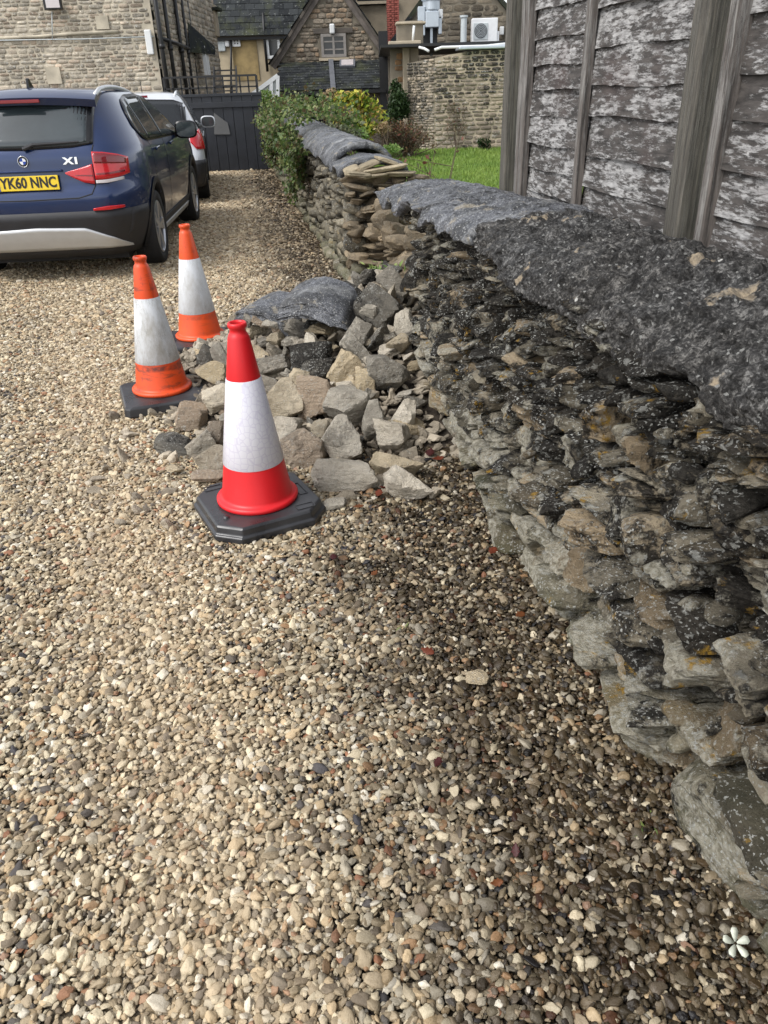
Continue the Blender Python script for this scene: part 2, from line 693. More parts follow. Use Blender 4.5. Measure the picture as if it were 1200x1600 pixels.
# lawn beyond the wall: a sheet whose near edge follows the wall
lv, lf = [], []
for i in range(25):
    s = -2 + i * 0.9
    a, b = wpt(s, -0.45, 0.03), wpt(s, -16, 0.03)
    for j in range(9):
        q = a + (b - a) * j / 8
        lv.append((q[0], q[1], 0.035 + 0.02 * math.sin(q[0] * 0.9) * math.cos(q[1] * 0.6)))
for i in range(24):
    for j in range(8):
        lf.append((i * 9 + j, i * 9 + j + 1, (i + 1) * 9 + j + 1, (i + 1) * 9 + j))
tag(link('lawn', new_mesh('lawn', lv, lf, M_TURF, True)), kind='structure')

# grass blades on the part of the lawn that shows
g = np.random.default_rng(5)
nb = 60000
S = g.uniform(4.0, 19.8, nb)
N = -0.6 - g.uniform(0, 6.5, nb) ** 1.0
B = W0 + S[:, None] * WD + N[:, None] * WN
B = B[(B[:, 1] < 20.9) & (B[:, 1] > 6)]
nb = len(B)
ht = g.uniform(0.035, 0.085, nb)
an = g.uniform(0, 2 * math.pi, nb)
wd = g.uniform(0.006, 0.014, nb)
B[:, 2] = 0.03 + 0.02 * np.sin(B[:, 0] * 0.9) * np.cos(B[:, 1] * 0.6)
sx = np.stack([np.cos(an) * wd, np.sin(an) * wd, 0 * an], 1)
lean = np.stack([g.normal(0, 0.02, nb), g.normal(0, 0.02, nb), ht], 1)
V = np.stack([B - sx, B + sx, B + lean], 1).reshape(-1, 3)
gme = None
t = NT('grass_blade')
p = t.pos()
c = t.mix(t.range(t.noise(p, 1.3, 5), 0.35, 0.65), (0.13, 0.22, 0.035), (0.22, 0.30, 0.05))
c = t.mix(t.range(t.noise(p, 40, 3), 0.4, 0.7, 0, 0.6), c, (0.06, 0.12, 0.02))
M_BLADE = t.done(c, 0.6)
tag(link('grass', new_mesh('grass', V, np.arange(nb * 3).reshape(-1, 3), M_BLADE)),
    'short bright green grass of the lawn behind the wall', 'grass', kind='stuff')


# ------------------------------------------------------------------ gravel: loose pebbles laid by geometry nodes
def pebble_points():
    g = np.random.default_rng(21)
    pts, sc = [], []
    for (y0, y1, sp, size) in ((0.2, 2.0, 0.0098, 0.0066), (2.0, 3.4, 0.0104, 0.0068), (3.4, 5.2, 0.0122, 0.0075), (5.2, 8.0, 0.0170, 0.0094), (8.0, 11.5, 0.024, 0.0128), (11.5, 17.6, 0.037, 0.017)):
        ys = np.arange(y0, y1, sp)
        xs = np.arange(-9.0, 1.2, sp)
        X, Y = np.meshgrid(xs, ys)
        X, Y = X.ravel() + g.uniform(-0.55, 0.55, X.size) * sp, Y.ravel() + g.uniform(-0.55, 0.55, X.size) * sp
        n = (X - W0[0]) * WN[0] + (Y - W0[1]) * WN[1]
        d = np.stack([X, Y, np.zeros_like(X)], 1) - CO
        z = d @ CF
        px = 600 + F_PX * (d @ CR) / np.maximum(z, 0.05)
        py = 800 - F_PX * (d @ CU) / np.maximum(z, 0.05)
        k = (n > -0.11) & (z > 0.1) & (px > -620) & (px < 1440) & (py < 2050)
        X, Y = X[k], Y[k]
        m = len(X)
        s = size * np.exp(g.normal(0, 0.33, m))
        big = g.random(m) < 0.02
        s[big] *= 1.6
        s = np.minimum(s, size * 2.3)
        a = s * g.uniform(0.95, 1.55, m)
        b = s * g.uniform(0.75, 1.05, m)
        c = s * g.uniform(0.36, 0.74, m)
        zz = g.uniform(-0.005, 0.008, m) + np.where(big, 0.004, 0)
        td = np.abs((X - TRK[0]) * TRK[2] + (Y - TRK[1]) * TRK[3]) + 0.14 * vnoise(np.stack([X * 2.5, Y * 2.5, 0 * X], 1), 91)
        zz -= 0.0085 * np.clip((0.30 - td) / 0.25, 0, 1)
        pts.append(np.stack([X, Y, zz], 1))
        sc.append(np.stack([a, b, c], 1))
    pts, sc = np.concatenate(pts), np.concatenate(sc)
    m = len(pts)
    rot = np.stack([g.normal(0, 0.38, m), g.normal(0, 0.38, m), g.uniform(0, 6.283, m)], 1)
    return pts, sc, rot


def make_gravel():
    pts, sc, rot = pebble_points()
    me = bpy.data.meshes.new('gravel')
    me.vertices.add(len(pts))
    me.vertices.foreach_set('co', pts.astype(np.float32).ravel())
    for nm, arr in (('scl', sc), ('rot', rot)):
        at = me.attributes.new(nm, 'FLOAT_VECTOR', 'POINT')
        at.data.foreach_set('vector', arr.astype(np.float32).ravel())
    me.materials.append(M_PEBBLE)
    o = link('gravel', me)
    tag(o, 'loose tan and grey pebbles covering the drive', 'gravel', kind='stuff')
    tr = bpy.data.node_groups.new('pebbles', 'GeometryNodeTree')
    tr.interface.new_socket('Geometry', in_out='INPUT', socket_type='NodeSocketGeometry')
    tr.interface.new_socket('Geometry', in_out='OUTPUT', socket_type='NodeSocketGeometry')
    N = tr.nodes.new
    gi, go = N('NodeGroupInput'), N('NodeGroupOutput')
    join = N('GeometryNodeJoinGeometry')
    for k in range(10):
        icos = N('GeometryNodeMeshIcoSphere')
        icos.inputs['Subdivisions'].default_value = 3
        pos = N('GeometryNodeInputPosition')
        sp = N('GeometryNodeSetPosition')
        off = N('ShaderNodeVectorMath')
        off.operation = 'ADD'
        off.inputs[1].default_value = (k * 7.3, k * 3.1, k * 5.7)
        nz = N('ShaderNodeTexNoise')
        nz.inputs['Scale'].default_value = 0.85
        nz.inputs['Detail'].default_value = 2.2
        sb = N('ShaderNodeVectorMath')
        sb.operation = 'SUBTRACT'
        sb.inputs[1].default_value = (0.5, 0.5, 0.5)
        ml = N('ShaderNodeVectorMath')
        ml.operation = 'SCALE'
        ml.inputs['Scale'].default_value = 1.45
        sm = N('GeometryNodeSetShadeSmooth')
        mt = N('GeometryNodeSetMaterial')
        mt.inputs['Material'].default_value = M_PEBBLE
        g2 = N('GeometryNodeGeometryToInstance')
        L = tr.links.new
        L(pos.outputs[0], off.inputs[0])
        L(off.outputs[0], nz.inputs['Vector'])
        L(nz.outputs['Color'], sb.inputs[0])
        L(sb.outputs[0], ml.inputs[0])
        L(icos.outputs['Mesh'], sp.inputs['Geometry'])
        L(ml.outputs[0], sp.inputs['Offset'])
        L(sp.outputs[0], sm.inputs[0])
        L(sm.outputs[0], mt.inputs[0])
        L(mt.outputs[0], g2.inputs[0])
        L(g2.outputs[0], join.inputs[0])
    iop = N('GeometryNodeInstanceOnPoints')
    iop.inputs['Pick Instance'].default_value = True
    rv = N('FunctionNodeRandomValue')
    rv.data_type = 'INT'
    rv.inputs[4].default_value = 0
    rv.inputs[5].default_value = 9
    for nm, sock in (('scl', 'Scale'), ('rot', 'Rotation')):
        na = N('GeometryNodeInputNamedAttribute')
        na.data_type = 'FLOAT_VECTOR'
        na.inputs['Name'].default_value = nm
        tr.links.new(na.outputs[0], iop.inputs[sock])
    tr.links.new(gi.outputs[0], iop.inputs['Points'])
    tr.links.new(join.outputs[0], iop.inputs['Instance'])
    tr.links.new(rv.outputs[2], iop.inputs['Instance Index'])
    tr.links.new(iop.outputs[0], go.inputs[0])
    md = o.modifiers.new('pebbles', 'NODES')
    md.node_group = tr


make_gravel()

# ------------------------------------------------------------------ the boundary wall
M_WALL = stone_mat('wall_limestone', (0.35, 0.305, 0.225), (0.165, 0.148, 0.115), crust=0.95, white=0.9, orange=0.9, green=0.6, warm=(0.36, 0.275, 0.175), pale=0.75,
                   crust_z=(0.05, 0.62), green_z=(0.30, 0.0), contrast=0.6, bump=0.95)
M_INNER = stone_mat('broken_wall_stone', (0.30, 0.235, 0.155), (0.17, 0.14, 0.10), crust=0.35, white=0.2, contrast=0.45, bump=0.6, crust_z=(-0.3, 1.6))
M_FARW = stone_mat('far_wall_stone', (0.26, 0.225, 0.16), (0.16, 0.145, 0.115), crust=0.6, white=0.5, orange=0.4, green=0.6, crust_z=(0.2, 1.2), contrast=0.5)
M_FARW_A = stone_mat('far_wall_stone_small', (0.26, 0.225, 0.16), (0.16, 0.145, 0.115), crust=0.6, white=0.5, orange=0.4, green=0.6, crust_z=(0.2, 1.2), contrast=0.5, attr=True)
M_WALL_A = stone_mat('wall_limestone_small', (0.35, 0.305, 0.225), (0.165, 0.148, 0.115), crust=0.95, white=0.9, orange=0.9, green=0.6, warm=(0.36, 0.275, 0.175), pale=0.75,
                     crust_z=(0.05, 0.62), green_z=(0.30, 0.0), contrast=0.6, bump=0.95, attr=True)

pool_near = Pool('stone', 44, 4, M_WALL, sharp=30, p=20, cuts=9, rough=0.055, layers=0.07, cut=(0.56, 0.93), skew=0.13)
pool_mid = Pool('stone', 30, 3, M_WALL, sharp=30, p=20, cuts=9, rough=0.055, layers=0.07, cut=(0.56, 0.93), skew=0.13)
pool_far = Pool('stone', 24, 2, M_FARW, p=13, cuts=5, rough=0.09, layers=0.05)
pool_inner = Pool('stone', 24, 3, M_INNER, sharp=32, p=22, cuts=9, rough=0.07, layers=0.08, cut=(0.48, 0.88), skew=0.2)


def bulge(s, z):
    """How far the face stands out from its straight line."""
    return -0.008 * max(0.0, 1 - z / 0.2) + 0.03 * math.sin(s * 1.7 + 0.5) * (0.2 + z) + 0.03 * math.exp(-((s - 2.2) / 0.8) ** 2) * math.sin(min(z / 0.8, 1) * 3.1)


def lay_courses(s0, s1, heights, z0, lens, depth, g, prot=0.03, wave=0.03, tilt=0.07, nface=lambda s, z: 0.0, top=lambda s: 9.0, end=lambda z: 1e9, dbl=0.12, split=0.16, low=-1.0):
    """Rough dry-stone courses: wandering beds, through-stones two courses high, slots split into two thin stones."""
    zb = [z0]
    for h in heights:
        zb.append(zb[-1] + h)

    def bed(k, s):
        if k == 0:
            return zb[0]
        return zb[k] + wave * float(vnoise(np.array([[s * 1.4, k * 7.7, 3.3]]), 5)[0]) + 0.35 * wave * float(vnoise(np.array([[s * 5.0, k * 3.7, 8.3]]), 6)[0])
    out, taken = [], {}
    for k in range(len(heights)):
        s = s0 + g.uniform(-0.1, 0)
        while s < s1:
            slab = zb[k] < low
            L = heights[k] * (g.uniform(*lens) if not slab else g.uniform(1.2, 3.0))
            skip = [q for q in taken.get(k, []) if q[0] < s + L * 0.5 < q[1]]
            if skip:
                s = skip[0][1]
                continue
            m = s + L / 2
            lo, hi = bed(k, m), bed(k + 1, m)
            hgt = max(hi - lo, 0.02)
            if (lo + hi) / 2 > top(m) or m + L * 0.35 > end((lo + hi) / 2):
                s += L
                continue
            pieces = [(lo, hgt)]
            if k < len(heights) - 1 and g.random() < dbl:
                hgt = bed(k + 2, m) - lo
                pieces = [(lo, hgt)]
                taken.setdefault(k + 1, []).append((s, s + L))
            elif g.random() < split and hgt > 0.045:
                a = hgt * g.uniform(0.35, 0.65)
                pieces = [(lo, a), (lo + a, hgt - a)]
            for (zz, hh) in pieces:
                dp = depth * g.uniform(0.8, 1.2)
                zc = zz + hh / 2
                pr = g.normal(0, prot * (1.4 if slab else 1.0)) if zc > 0.1 else abs(g.normal(0, prot))
                c = (m + g.normal(0, 0.01), nface(m, zc) - dp / 2 + pr, zc + g.normal(0, 0.004))
                kk = 0.48 if slab else 0.495
                h = (L * kk * g.uniform(0.93, 1.04), dp / 2, hh * kk * g.uniform(0.92, 1.06))
                tl = tilt * (0.5 if slab else 1.0)
                r = (g.normal(0, tl), g.normal(0, tl * 0.8), g.normal(0, tilt * 1.6) + (math.pi if g.random() < 0.5 else 0))
                out.append((c, h, r))
            s += L
    return out


near_wall = empty('stone_wall', wpt(0, 0, 0), WANG, 'old dry-stone wall with black crusted rounded coping, broken open where the rubble lies', 'wall')
g = np.random.default_rng(3)
HN = [0.14, 0.09, 0.085, 0.08, 0.074, 0.068, 0.062, 0.057, 0.053, 0.05, 0.046, 0.043, 0.040, 0.038]
st = lay_courses(-0.45, 3.35, HN, -0.05, (1.1, 2.7), 0.24, g, prot=0.026, wave=0.035, tilt=0.10, low=0.42, nface=bulge, end=lambda z: 3.35 if z < 0.3 else 3.2 + 0.12 * math.sin(z * 21))
pool_slab = Pool('stone', 30, 4, M_WALL, sharp=30, p=28, cuts=8, rough=0.06, layers=0.08, cut=(0.58, 0.92), skew=0.14)
low_ = [q for q in st if q[0][0] < 2.4 and q[0][2] < 0.44]
emit(low_, pool_slab, near_wall, 'stone', 'small_stones', 110, key=lambda q: -q[1][0] * q[1][2] / (q[0][0] + 1.2) ** 2, rest_mat=M_WALL_A)
st = [q for q in st if not (q[0][0] < 2.4 and q[0][2] < 0.44)]
near = [q for q in st if q[0][0] < 1.7]
mid = [q for q in st if q[0][0] >= 1.7]
emit(near, pool_near, near_wall, 'stone', 'small_stones', 100, key=lambda q: -q[1][0] * q[1][2] / (q[0][0] + 1.2) ** 2, rest_mat=M_WALL_A)
emit(mid, pool_mid, near_wall, 'stone', 'small_stones', 100, key=lambda q: -q[1][0] * q[1][2] / (q[0][0] + 1.2) ** 2, rest_mat=M_WALL_A)
# chips pinned into the gaps
pins = []
for k in range(260):
    s, z = g.uniform(-0.3, 3.2), g.uniform(0.05, 0.86)
    pins.append(((s, bulge(s, z) - 0.045 + g.normal(0, 0.012), z), (g.uniform(0.012, 0.04), 0.04, g.uniform(0.006, 0.016)), (g.normal(0, 0.2), g.normal(0, 0.25), g.normal(0, 0.4))))
emit(pins, pool_far, near_wall, 'chip', 'chips', 0, rest_mat=M_WALL_A)
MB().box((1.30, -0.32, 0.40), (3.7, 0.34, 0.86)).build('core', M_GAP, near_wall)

# the torn middle: stones of the back leaf still standing in the gap
st = lay_courses(3.1, 5.75, [0.13, 0.11, 0.10, 0.09, 0.085, 0.08, 0.075, 0.07], 0.0, (1.2, 2.6), 0.24, g, prot=0.05, tilt=0.16,
                 nface=lambda s, z: -0.16 - 0.12 * math.sin(max(0, min(1, (s - 3.2) / 2.4)) * math.pi),
                 top=lambda s: 0.44 + 0.40 * abs((s - 4.5) / 1.25) ** 1.4)
emit(st, pool_inner, near_wall, 'stone', 'small_stones', 70, key=lambda q: -q[1][0] * q[1][2])
MB().box((4.45, -0.46, 0.21), (2.5, 0.14, 0.40)).build('core', M_SOIL, near_wall)


def coping(name, parent, s0, s1, mat, ds=0.008, nth=110, apex=lambda s: 1.07, lip=lambda s: 0.85, rough=(0.018, 0.018, 0.008), seed=0, half=0.285, centre=-0.245,
           thick=0.07, ragged=0.03, streak=0.0, end_rag=0.0, arc0=-0.12):
    """A rounded capping shell over the wall: an outer skin, an inner skin and the rim between them."""
    ns = int((s1 - s0) / ds) + 1
    S, T = np.meshgrid(np.linspace(0, 1, ns), np.linspace(0, 1, nth), indexing='ij')
    ang = arc0 + T * (math.pi - 2 * arc0)
    rag0 = end_rag * vnoise(np.stack([T.ravel() * 5, 0 * T.ravel() + seed, 0 * T.ravel()], 1), seed + 40).reshape(T.shape)
    s = s0 + (s1 - s0) * S + rag0 * (S ** 6 * 1.0 + (1 - S) ** 6)
    ap = np.vectorize(apex)(s)
    lp = np.vectorize(lip)(s)
    rg = ragged * (fbm(np.stack([s.ravel() * 5.5, 0 * s.ravel() + (T.ravel() > 0.5) * 9.0, 0 * s.ravel()], 1), seed + 50, 3, 0.4)).reshape(T.shape)
    edge = np.clip(1 - np.minimum(T, 1 - T) / 0.16, 0, 1)
    n = centre + half * np.cos(ang)
    z = lp + (ap - lp) * np.sin(ang)
    z = z + rg * edge
    nrm = np.stack([0 * s, np.cos(ang), np.sin(ang)], -1)
    q = np.stack([s, n, z], -1).reshape(-1, 3)
    d = rough[0] * fbm(q * 4.5, seed + 1, 3) + rough[1] * fbm(q * 13, seed + 2, 4, 0.6) + rough[2] * fbm(q * 70, seed + 3, 2)
    if streak:
        a = s.ravel() * 13 + 2.0 * T.ravel() + 0.8 * fbm(q * 3, seed + 7, 2)
        d = d + streak * (np.abs((a % 2) - 1) - 0.5) * np.clip(fbm(q * np.array([9, 2, 2]), seed + 8, 2) + 0.6, 0, 1)
    outer = q + nrm.reshape(-1, 3) * d[:, None]
    inner = np.stack([s, centre + (n - centre) * (1 - thick / half), lp + (z - lp) * (1 - thick / np.maximum(ap - lp, 0.05)) - 0.02 * edge], -1).reshape(-1, 3)
    idx = np.arange(ns * nth).reshape(ns, nth)
    M = ns * nth
    fo = np.stack([idx[:-1, :-1].ravel(), idx[1:, :-1].ravel(), idx[1:, 1:].ravel(), idx[:-1, 1:].ravel()], 1)
    fi = fo[:, ::-1] + M
    rim = []
    for a in (idx[:, 0][::-1], idx[:, -1], idx[0, :], idx[-1, :][::-1]):
        rim.append(np.stack([a[:-1], a[1:], a[1:] + M, a[:-1] + M], 1))
    f = np.concatenate([fo, fi] + rim)
    f = np.concatenate([f[:, [0, 1, 2]], f[:, [0, 2, 3]]])
    return link(name, new_mesh(name, np.concatenate([outer, inner]), f, mat, True), parent)


t = NT('crusted_coping')
p = t.pos()
vc = t.sep(t.voronoi(p, 210, out='Color'))[0]
k = t.math('ADD', t.math('MULTIPLY', t.noise(p, 24, 10, 0.82), 0.86), t.math('MULTIPLY', vc, 0.12))
c = t.ramp(k, [(0.36, (0.006, 0.0055, 0.005)), (0.46, (0.022, 0.021, 0.020)), (0.53, (0.068, 0.066, 0.064)), (0.62, (0.24, 0.235, 0.225))])
c = t.mix(t.range(t.noise(p, 2.3, 4), 0.4, 0.65, 0, 0.45), c, t.mix(1.0, c, (1.05, 0.98, 0.88), 'MULTIPLY'))
c = t.mix(t.range(t.sep(t.voronoi(p, 170, out='Color'))[1], 0.975, 0.985, 0, 0.7), c, (0.36, 0.36, 0.34))
c = t.mix(t.math('MULTIPLY', t.range(t.noise(p, 6.0, 5, 0.6), 0.635, 0.66), t.range(t.noise(p, 50, 4), 0.35, 0.6, 0.35, 1)), c, (0.37, 0.30, 0.21))
c = t.mix(t.range(t.noise(t.addv(p, (7, 3, 1)), 16, 3, 0.5), 0.715, 0.73, 0, 0.9), c, (0.62, 0.61, 0.57))
h = t.math('SUBTRACT', t.noise(p, 50, 8, 0.72), t.math('MULTIPLY', t.voronoi(p, 60), 0.6))
M_CRUST = t.done(c, t.range(t.noise(p, 30, 4), 0.3, 0.7, 0.32, 0.6), t.bump(h, 0.9, 0.02), Specular_IOR_Level=0.32)

t = NT('weathered_slab_coping')
p = t.pos()
k = t.math('ADD', t.math('MULTIPLY', t.noise(p, 20, 9, 0.75), 0.72), t.math('MULTIPLY', t.sep(t.voronoi(p, 260, out='Color'))[0], 0.24))
c = t.ramp(k, [(0.32, (0.022, 0.023, 0.026)), (0.46, (0.075, 0.078, 0.086)), (0.58, (0.14, 0.145, 0.16)), (0.70, (0.27, 0.275, 0.29))])
sv = t.n('ShaderNodeVectorMath', operation='DOT_PRODUCT')
t.set(sv.inputs[0], p)
sv.inputs[1].default_value = tuple(WD)
cv = t.n('ShaderNodeCombineXYZ')
t.set(cv.inputs[0], t.math('MULTIPLY', sv.outputs['Value'], 7.0))
t.set(cv.inputs[1], t.math('MULTIPLY', t.sep(p)[2], 2.0))
sk = t.noise(cv.outputs[0], 1.0, 5, 0.6, 0.6)
c = t.mix(t.range(sk, 0.55, 0.72, 0, 0.5), c, (0.46, 0.46, 0.44))
c = t.mix(t.range(t.noise(p, 6, 6, 0.7), 0.47, 0.60, 0, 0.8), c, (0.020, 0.020, 0.020))
c = t.mix(t.range(t.noise(t.addv(p, (4, 1, 6)), 9, 6, 0.7), 0.58, 0.64, 0, 0.6), c, (0.30, 0.26, 0.19))
c = t.mix(t.range(t.noise(p, 130, 3, 0.5), 0.60, 0.67, 0, 0.6), c, (0.5, 0.5, 0.48))
M_SLAB = t.done(c, t.range(t.noise(p, 18, 4), 0.3, 0.7, 0.30, 0.58), t.bump(t.noise(p, 50, 8, 0.7), 0.6, 0.012), Specular_IOR_Level=0.4)

coping('coping', near_wall, -0.55, 1.97, M_CRUST, seed=4, arc0=0.02, ds=0.007, nth=130, ragged=0.04, end_rag=0.05, lip=lambda s: float(np.interp(s, [0, 0.5, 1.0, 1.6, 2.0], [0.925, 0.935, 0.945, 0.955, 0.97])) + 0.012 * math.sin(s * 7), apex=lambda s: 1.06 + 0.012 * math.sin(s * 2.1))
_ap = lambda s: 1.05 - 0.06 * max(0, s - 2.0) / 1.8
_lp = lambda s: float(np.interp(s, [2.0, 2.3, 3.2, 3.9], [0.965, 0.985, 0.93, 0.89]))
for i, (a, b) in enumerate(((1.99, 2.70), (2.715, 3.86))):
    coping('coping_slab', near_wall, a, b, M_SLAB, seed=9 + i, arc0=0.03, ragged=0.05, end_rag=0.10, rough=(0.006, 0.009, 0.005), streak=0.0, half=0.30, apex=_ap, lip=_lp, thick=0.05)['label'] = 'smoother grey slab coping with pale streaks'

# stones of the coping bed, seen under its lip
st = lay_courses(-0.4, 3.5, [0.04, 0.038, 0.035], 0.845, (1.6, 3.6), 0.24, g, prot=0.02, tilt=0.12, nface=lambda s, z: bulge(s, z) + 0.01, wave=0.015)
emit(st, pool_mid, near_wall, 'stone', 'small_stones', 20, key=lambda q: -q[1][0] * q[1][2] / (q[0][0] + 1.2) ** 2, rest_mat=M_WALL_A)

# ------------------------------------------------------------------ the wall farther up the drive
far_wall = empty('stone_wall', wpt(5.5, 0, 0), WANG, 'grey dry-stone wall beyond the gap, capped with smooth rounded slabs and hung with ivy', 'wall')
g = np.random.default_rng(8)
HF = [0.13, 0.11, 0.10, 0.10, 0.09, 0.085, 0.08, 0.075, 0.07]
st = lay_courses(0.12, 11.9, HF, -0.03, (1.2, 3.0), 0.22, g, prot=0.018, tilt=0.06, dbl=0.08)
emit(st, pool_far, far_wall, 'stone', 'small_stones', 250, key=lambda q: q[0][0], rest_mat=M_FARW_A)
MB().box((6.1, -0.27, 0.40), (11.7, 0.36, 0.80)).build('core', M_SOIL, far_wall)
# its torn end, facing down the drive
st = []
z = 0.0
while z < 0.84:
    hh = g.uniform(0.055, 0.11) if z < 0.6 else g.uniform(0.035, 0.055)
    nn = 0.0
    while nn > -0.5:
        L = g.uniform(0.10, 0.24)
        st.append(((0.10 + g.normal(0, 0.035) + 0.05 * (z < 0.4), nn - L / 2, z + hh / 2), (g.uniform(0.09, 0.15), L * g.uniform(0.42, 0.56), hh * g.uniform(0.46, 0.62)), (g.normal(0, 0.25), g.normal(0, 0.25), g.normal(0, 0.4))))
        nn -= L
    z += hh
emit(st, pool_inner, far_wall, 'stone', 'small_stones', 40)
M_TAN = stone_mat('fresh_broken_stone', (0.50, 0.42, 0.29), (0.36, 0.30, 0.21), crust=0.15, contrast=0.3, bump=0.5)
pool_tan = Pool('stone', 12, 3, M_TAN, p=11, cuts=8, rough=0.07, layers=0.06)
for (s, n, z, L, D, H_, ry) in ((0.02, -0.30, 0.905, 0.17, 0.10, 0.022, 0.10), (0.00, -0.10, 0.88, 0.10, 0.09, 0.020, -0.1), (0.06, -0.18, 0.935, 0.09, 0.10, 0.018, 0.35),
                                (0.03, -0.42, 0.865, 0.12, 0.1, 0.022, -0.06), (0.0, -0.20, 0.865, 0.12, 0.1, 0.018, 0.05), (0.08, -0.33, 0.955, 0.09, 0.1, 0.016, -0.3), (0.05, -0.05, 0.905, 0.06, 0.09, 0.02, 0.3)):
    link('loose_slab', pool_tan.meshes[random.randrange(12)], far_wall, (s, n, z), (g.normal(0, 0.1), ry, math.pi / 2 + g.normal(0, 0.15)), (L, D, H_))
for i, (a, b, ap) in enumerate(((0.20, 0.72, 0.97), (0.74, 2.9, 1.055), (2.93, 4.6, 1.06), (4.63, 6.4, 1.08), (6.43, 8.3, 1.08), (8.33, 10.2, 1.08), (10.23, 11.9, 1.08))):
    coping('coping_slab', far_wall, a, b, M_SLAB, ds=0.02, nth=50, seed=60 + i, ragged=0.03, end_rag=0.04, rough=(0.005, 0.007, 0.004), streak=0.0, half=0.28, arc0=0.08,
           apex=lambda s, ap=ap: ap, lip=lambda s: 0.86, thick=0.05)

near_wall['kind'] = 'thing'
far_wall['kind'] = 'thing'

# ------------------------------------------------------------------ the heap of fallen stone
def heap_sn(s, n):
    r = math.sqrt(((s - 3.75) / (1.55 if s < 3.75 else 1.35)) ** 2 + (max(n, -0.2) / 1.5) ** 2)
    return 0.52 * max(0.0, 1 - r) ** 1.15


def heap(x, y):
    q = np.array([x, y, 0]) - W0
    return heap_sn(q @ WD, q @ WN)


def heap_hit(px, py):
    d = ray(px, py)
    t = 1.2
    while t < 9:
        q = CO + d * t
        if q[2] <= heap(q[0], q[1]) + 0.02:
            return q
        t += 0.01
    return G(px, py)


M_R_PALE = stone_mat('fallen_stone_pale', (0.62, 0.56, 0.46), (0.47, 0.415, 0.33), crust=0.22, pit=0.25, white=0.3, contrast=0.3, bump=0.8, warm=(0.42, 0.33, 0.20), crust_z=(-0.6, 2.5))
M_R_GREY = stone_mat('fallen_stone_grey', (0.45, 0.41, 0.34), (0.31, 0.28, 0.23), crust=0.42, pit=0.3, white=0.4, contrast=0.3, bump=0.8, warm=(0.30, 0.22, 0.15), crust_z=(-0.6, 1.6))
M_R_DARK = stone_mat('fallen_stone_dark', (0.16, 0.145, 0.12), (0.09, 0.085, 0.075), crust=0.9, white=0.5, contrast=0.3, bump=0.6, crust_z=(-1.2, 1.0))
KW = dict(sharp=24, p=42, cuts=9, rough=0.045, layers=0.05, cut=(0.42, 0.82), skew=0.22)
PR = {'p': Pool('fallen_stone', 22, 4, M_R_PALE, **KW), 'g': Pool('fallen_stone', 22, 4, M_R_GREY, **KW), 'd': Pool('fallen_stone', 14, 4, M_R_DARK, **KW)}
g = np.random.default_rng(14)
GRP = 'fallen stones of the rubble heap'
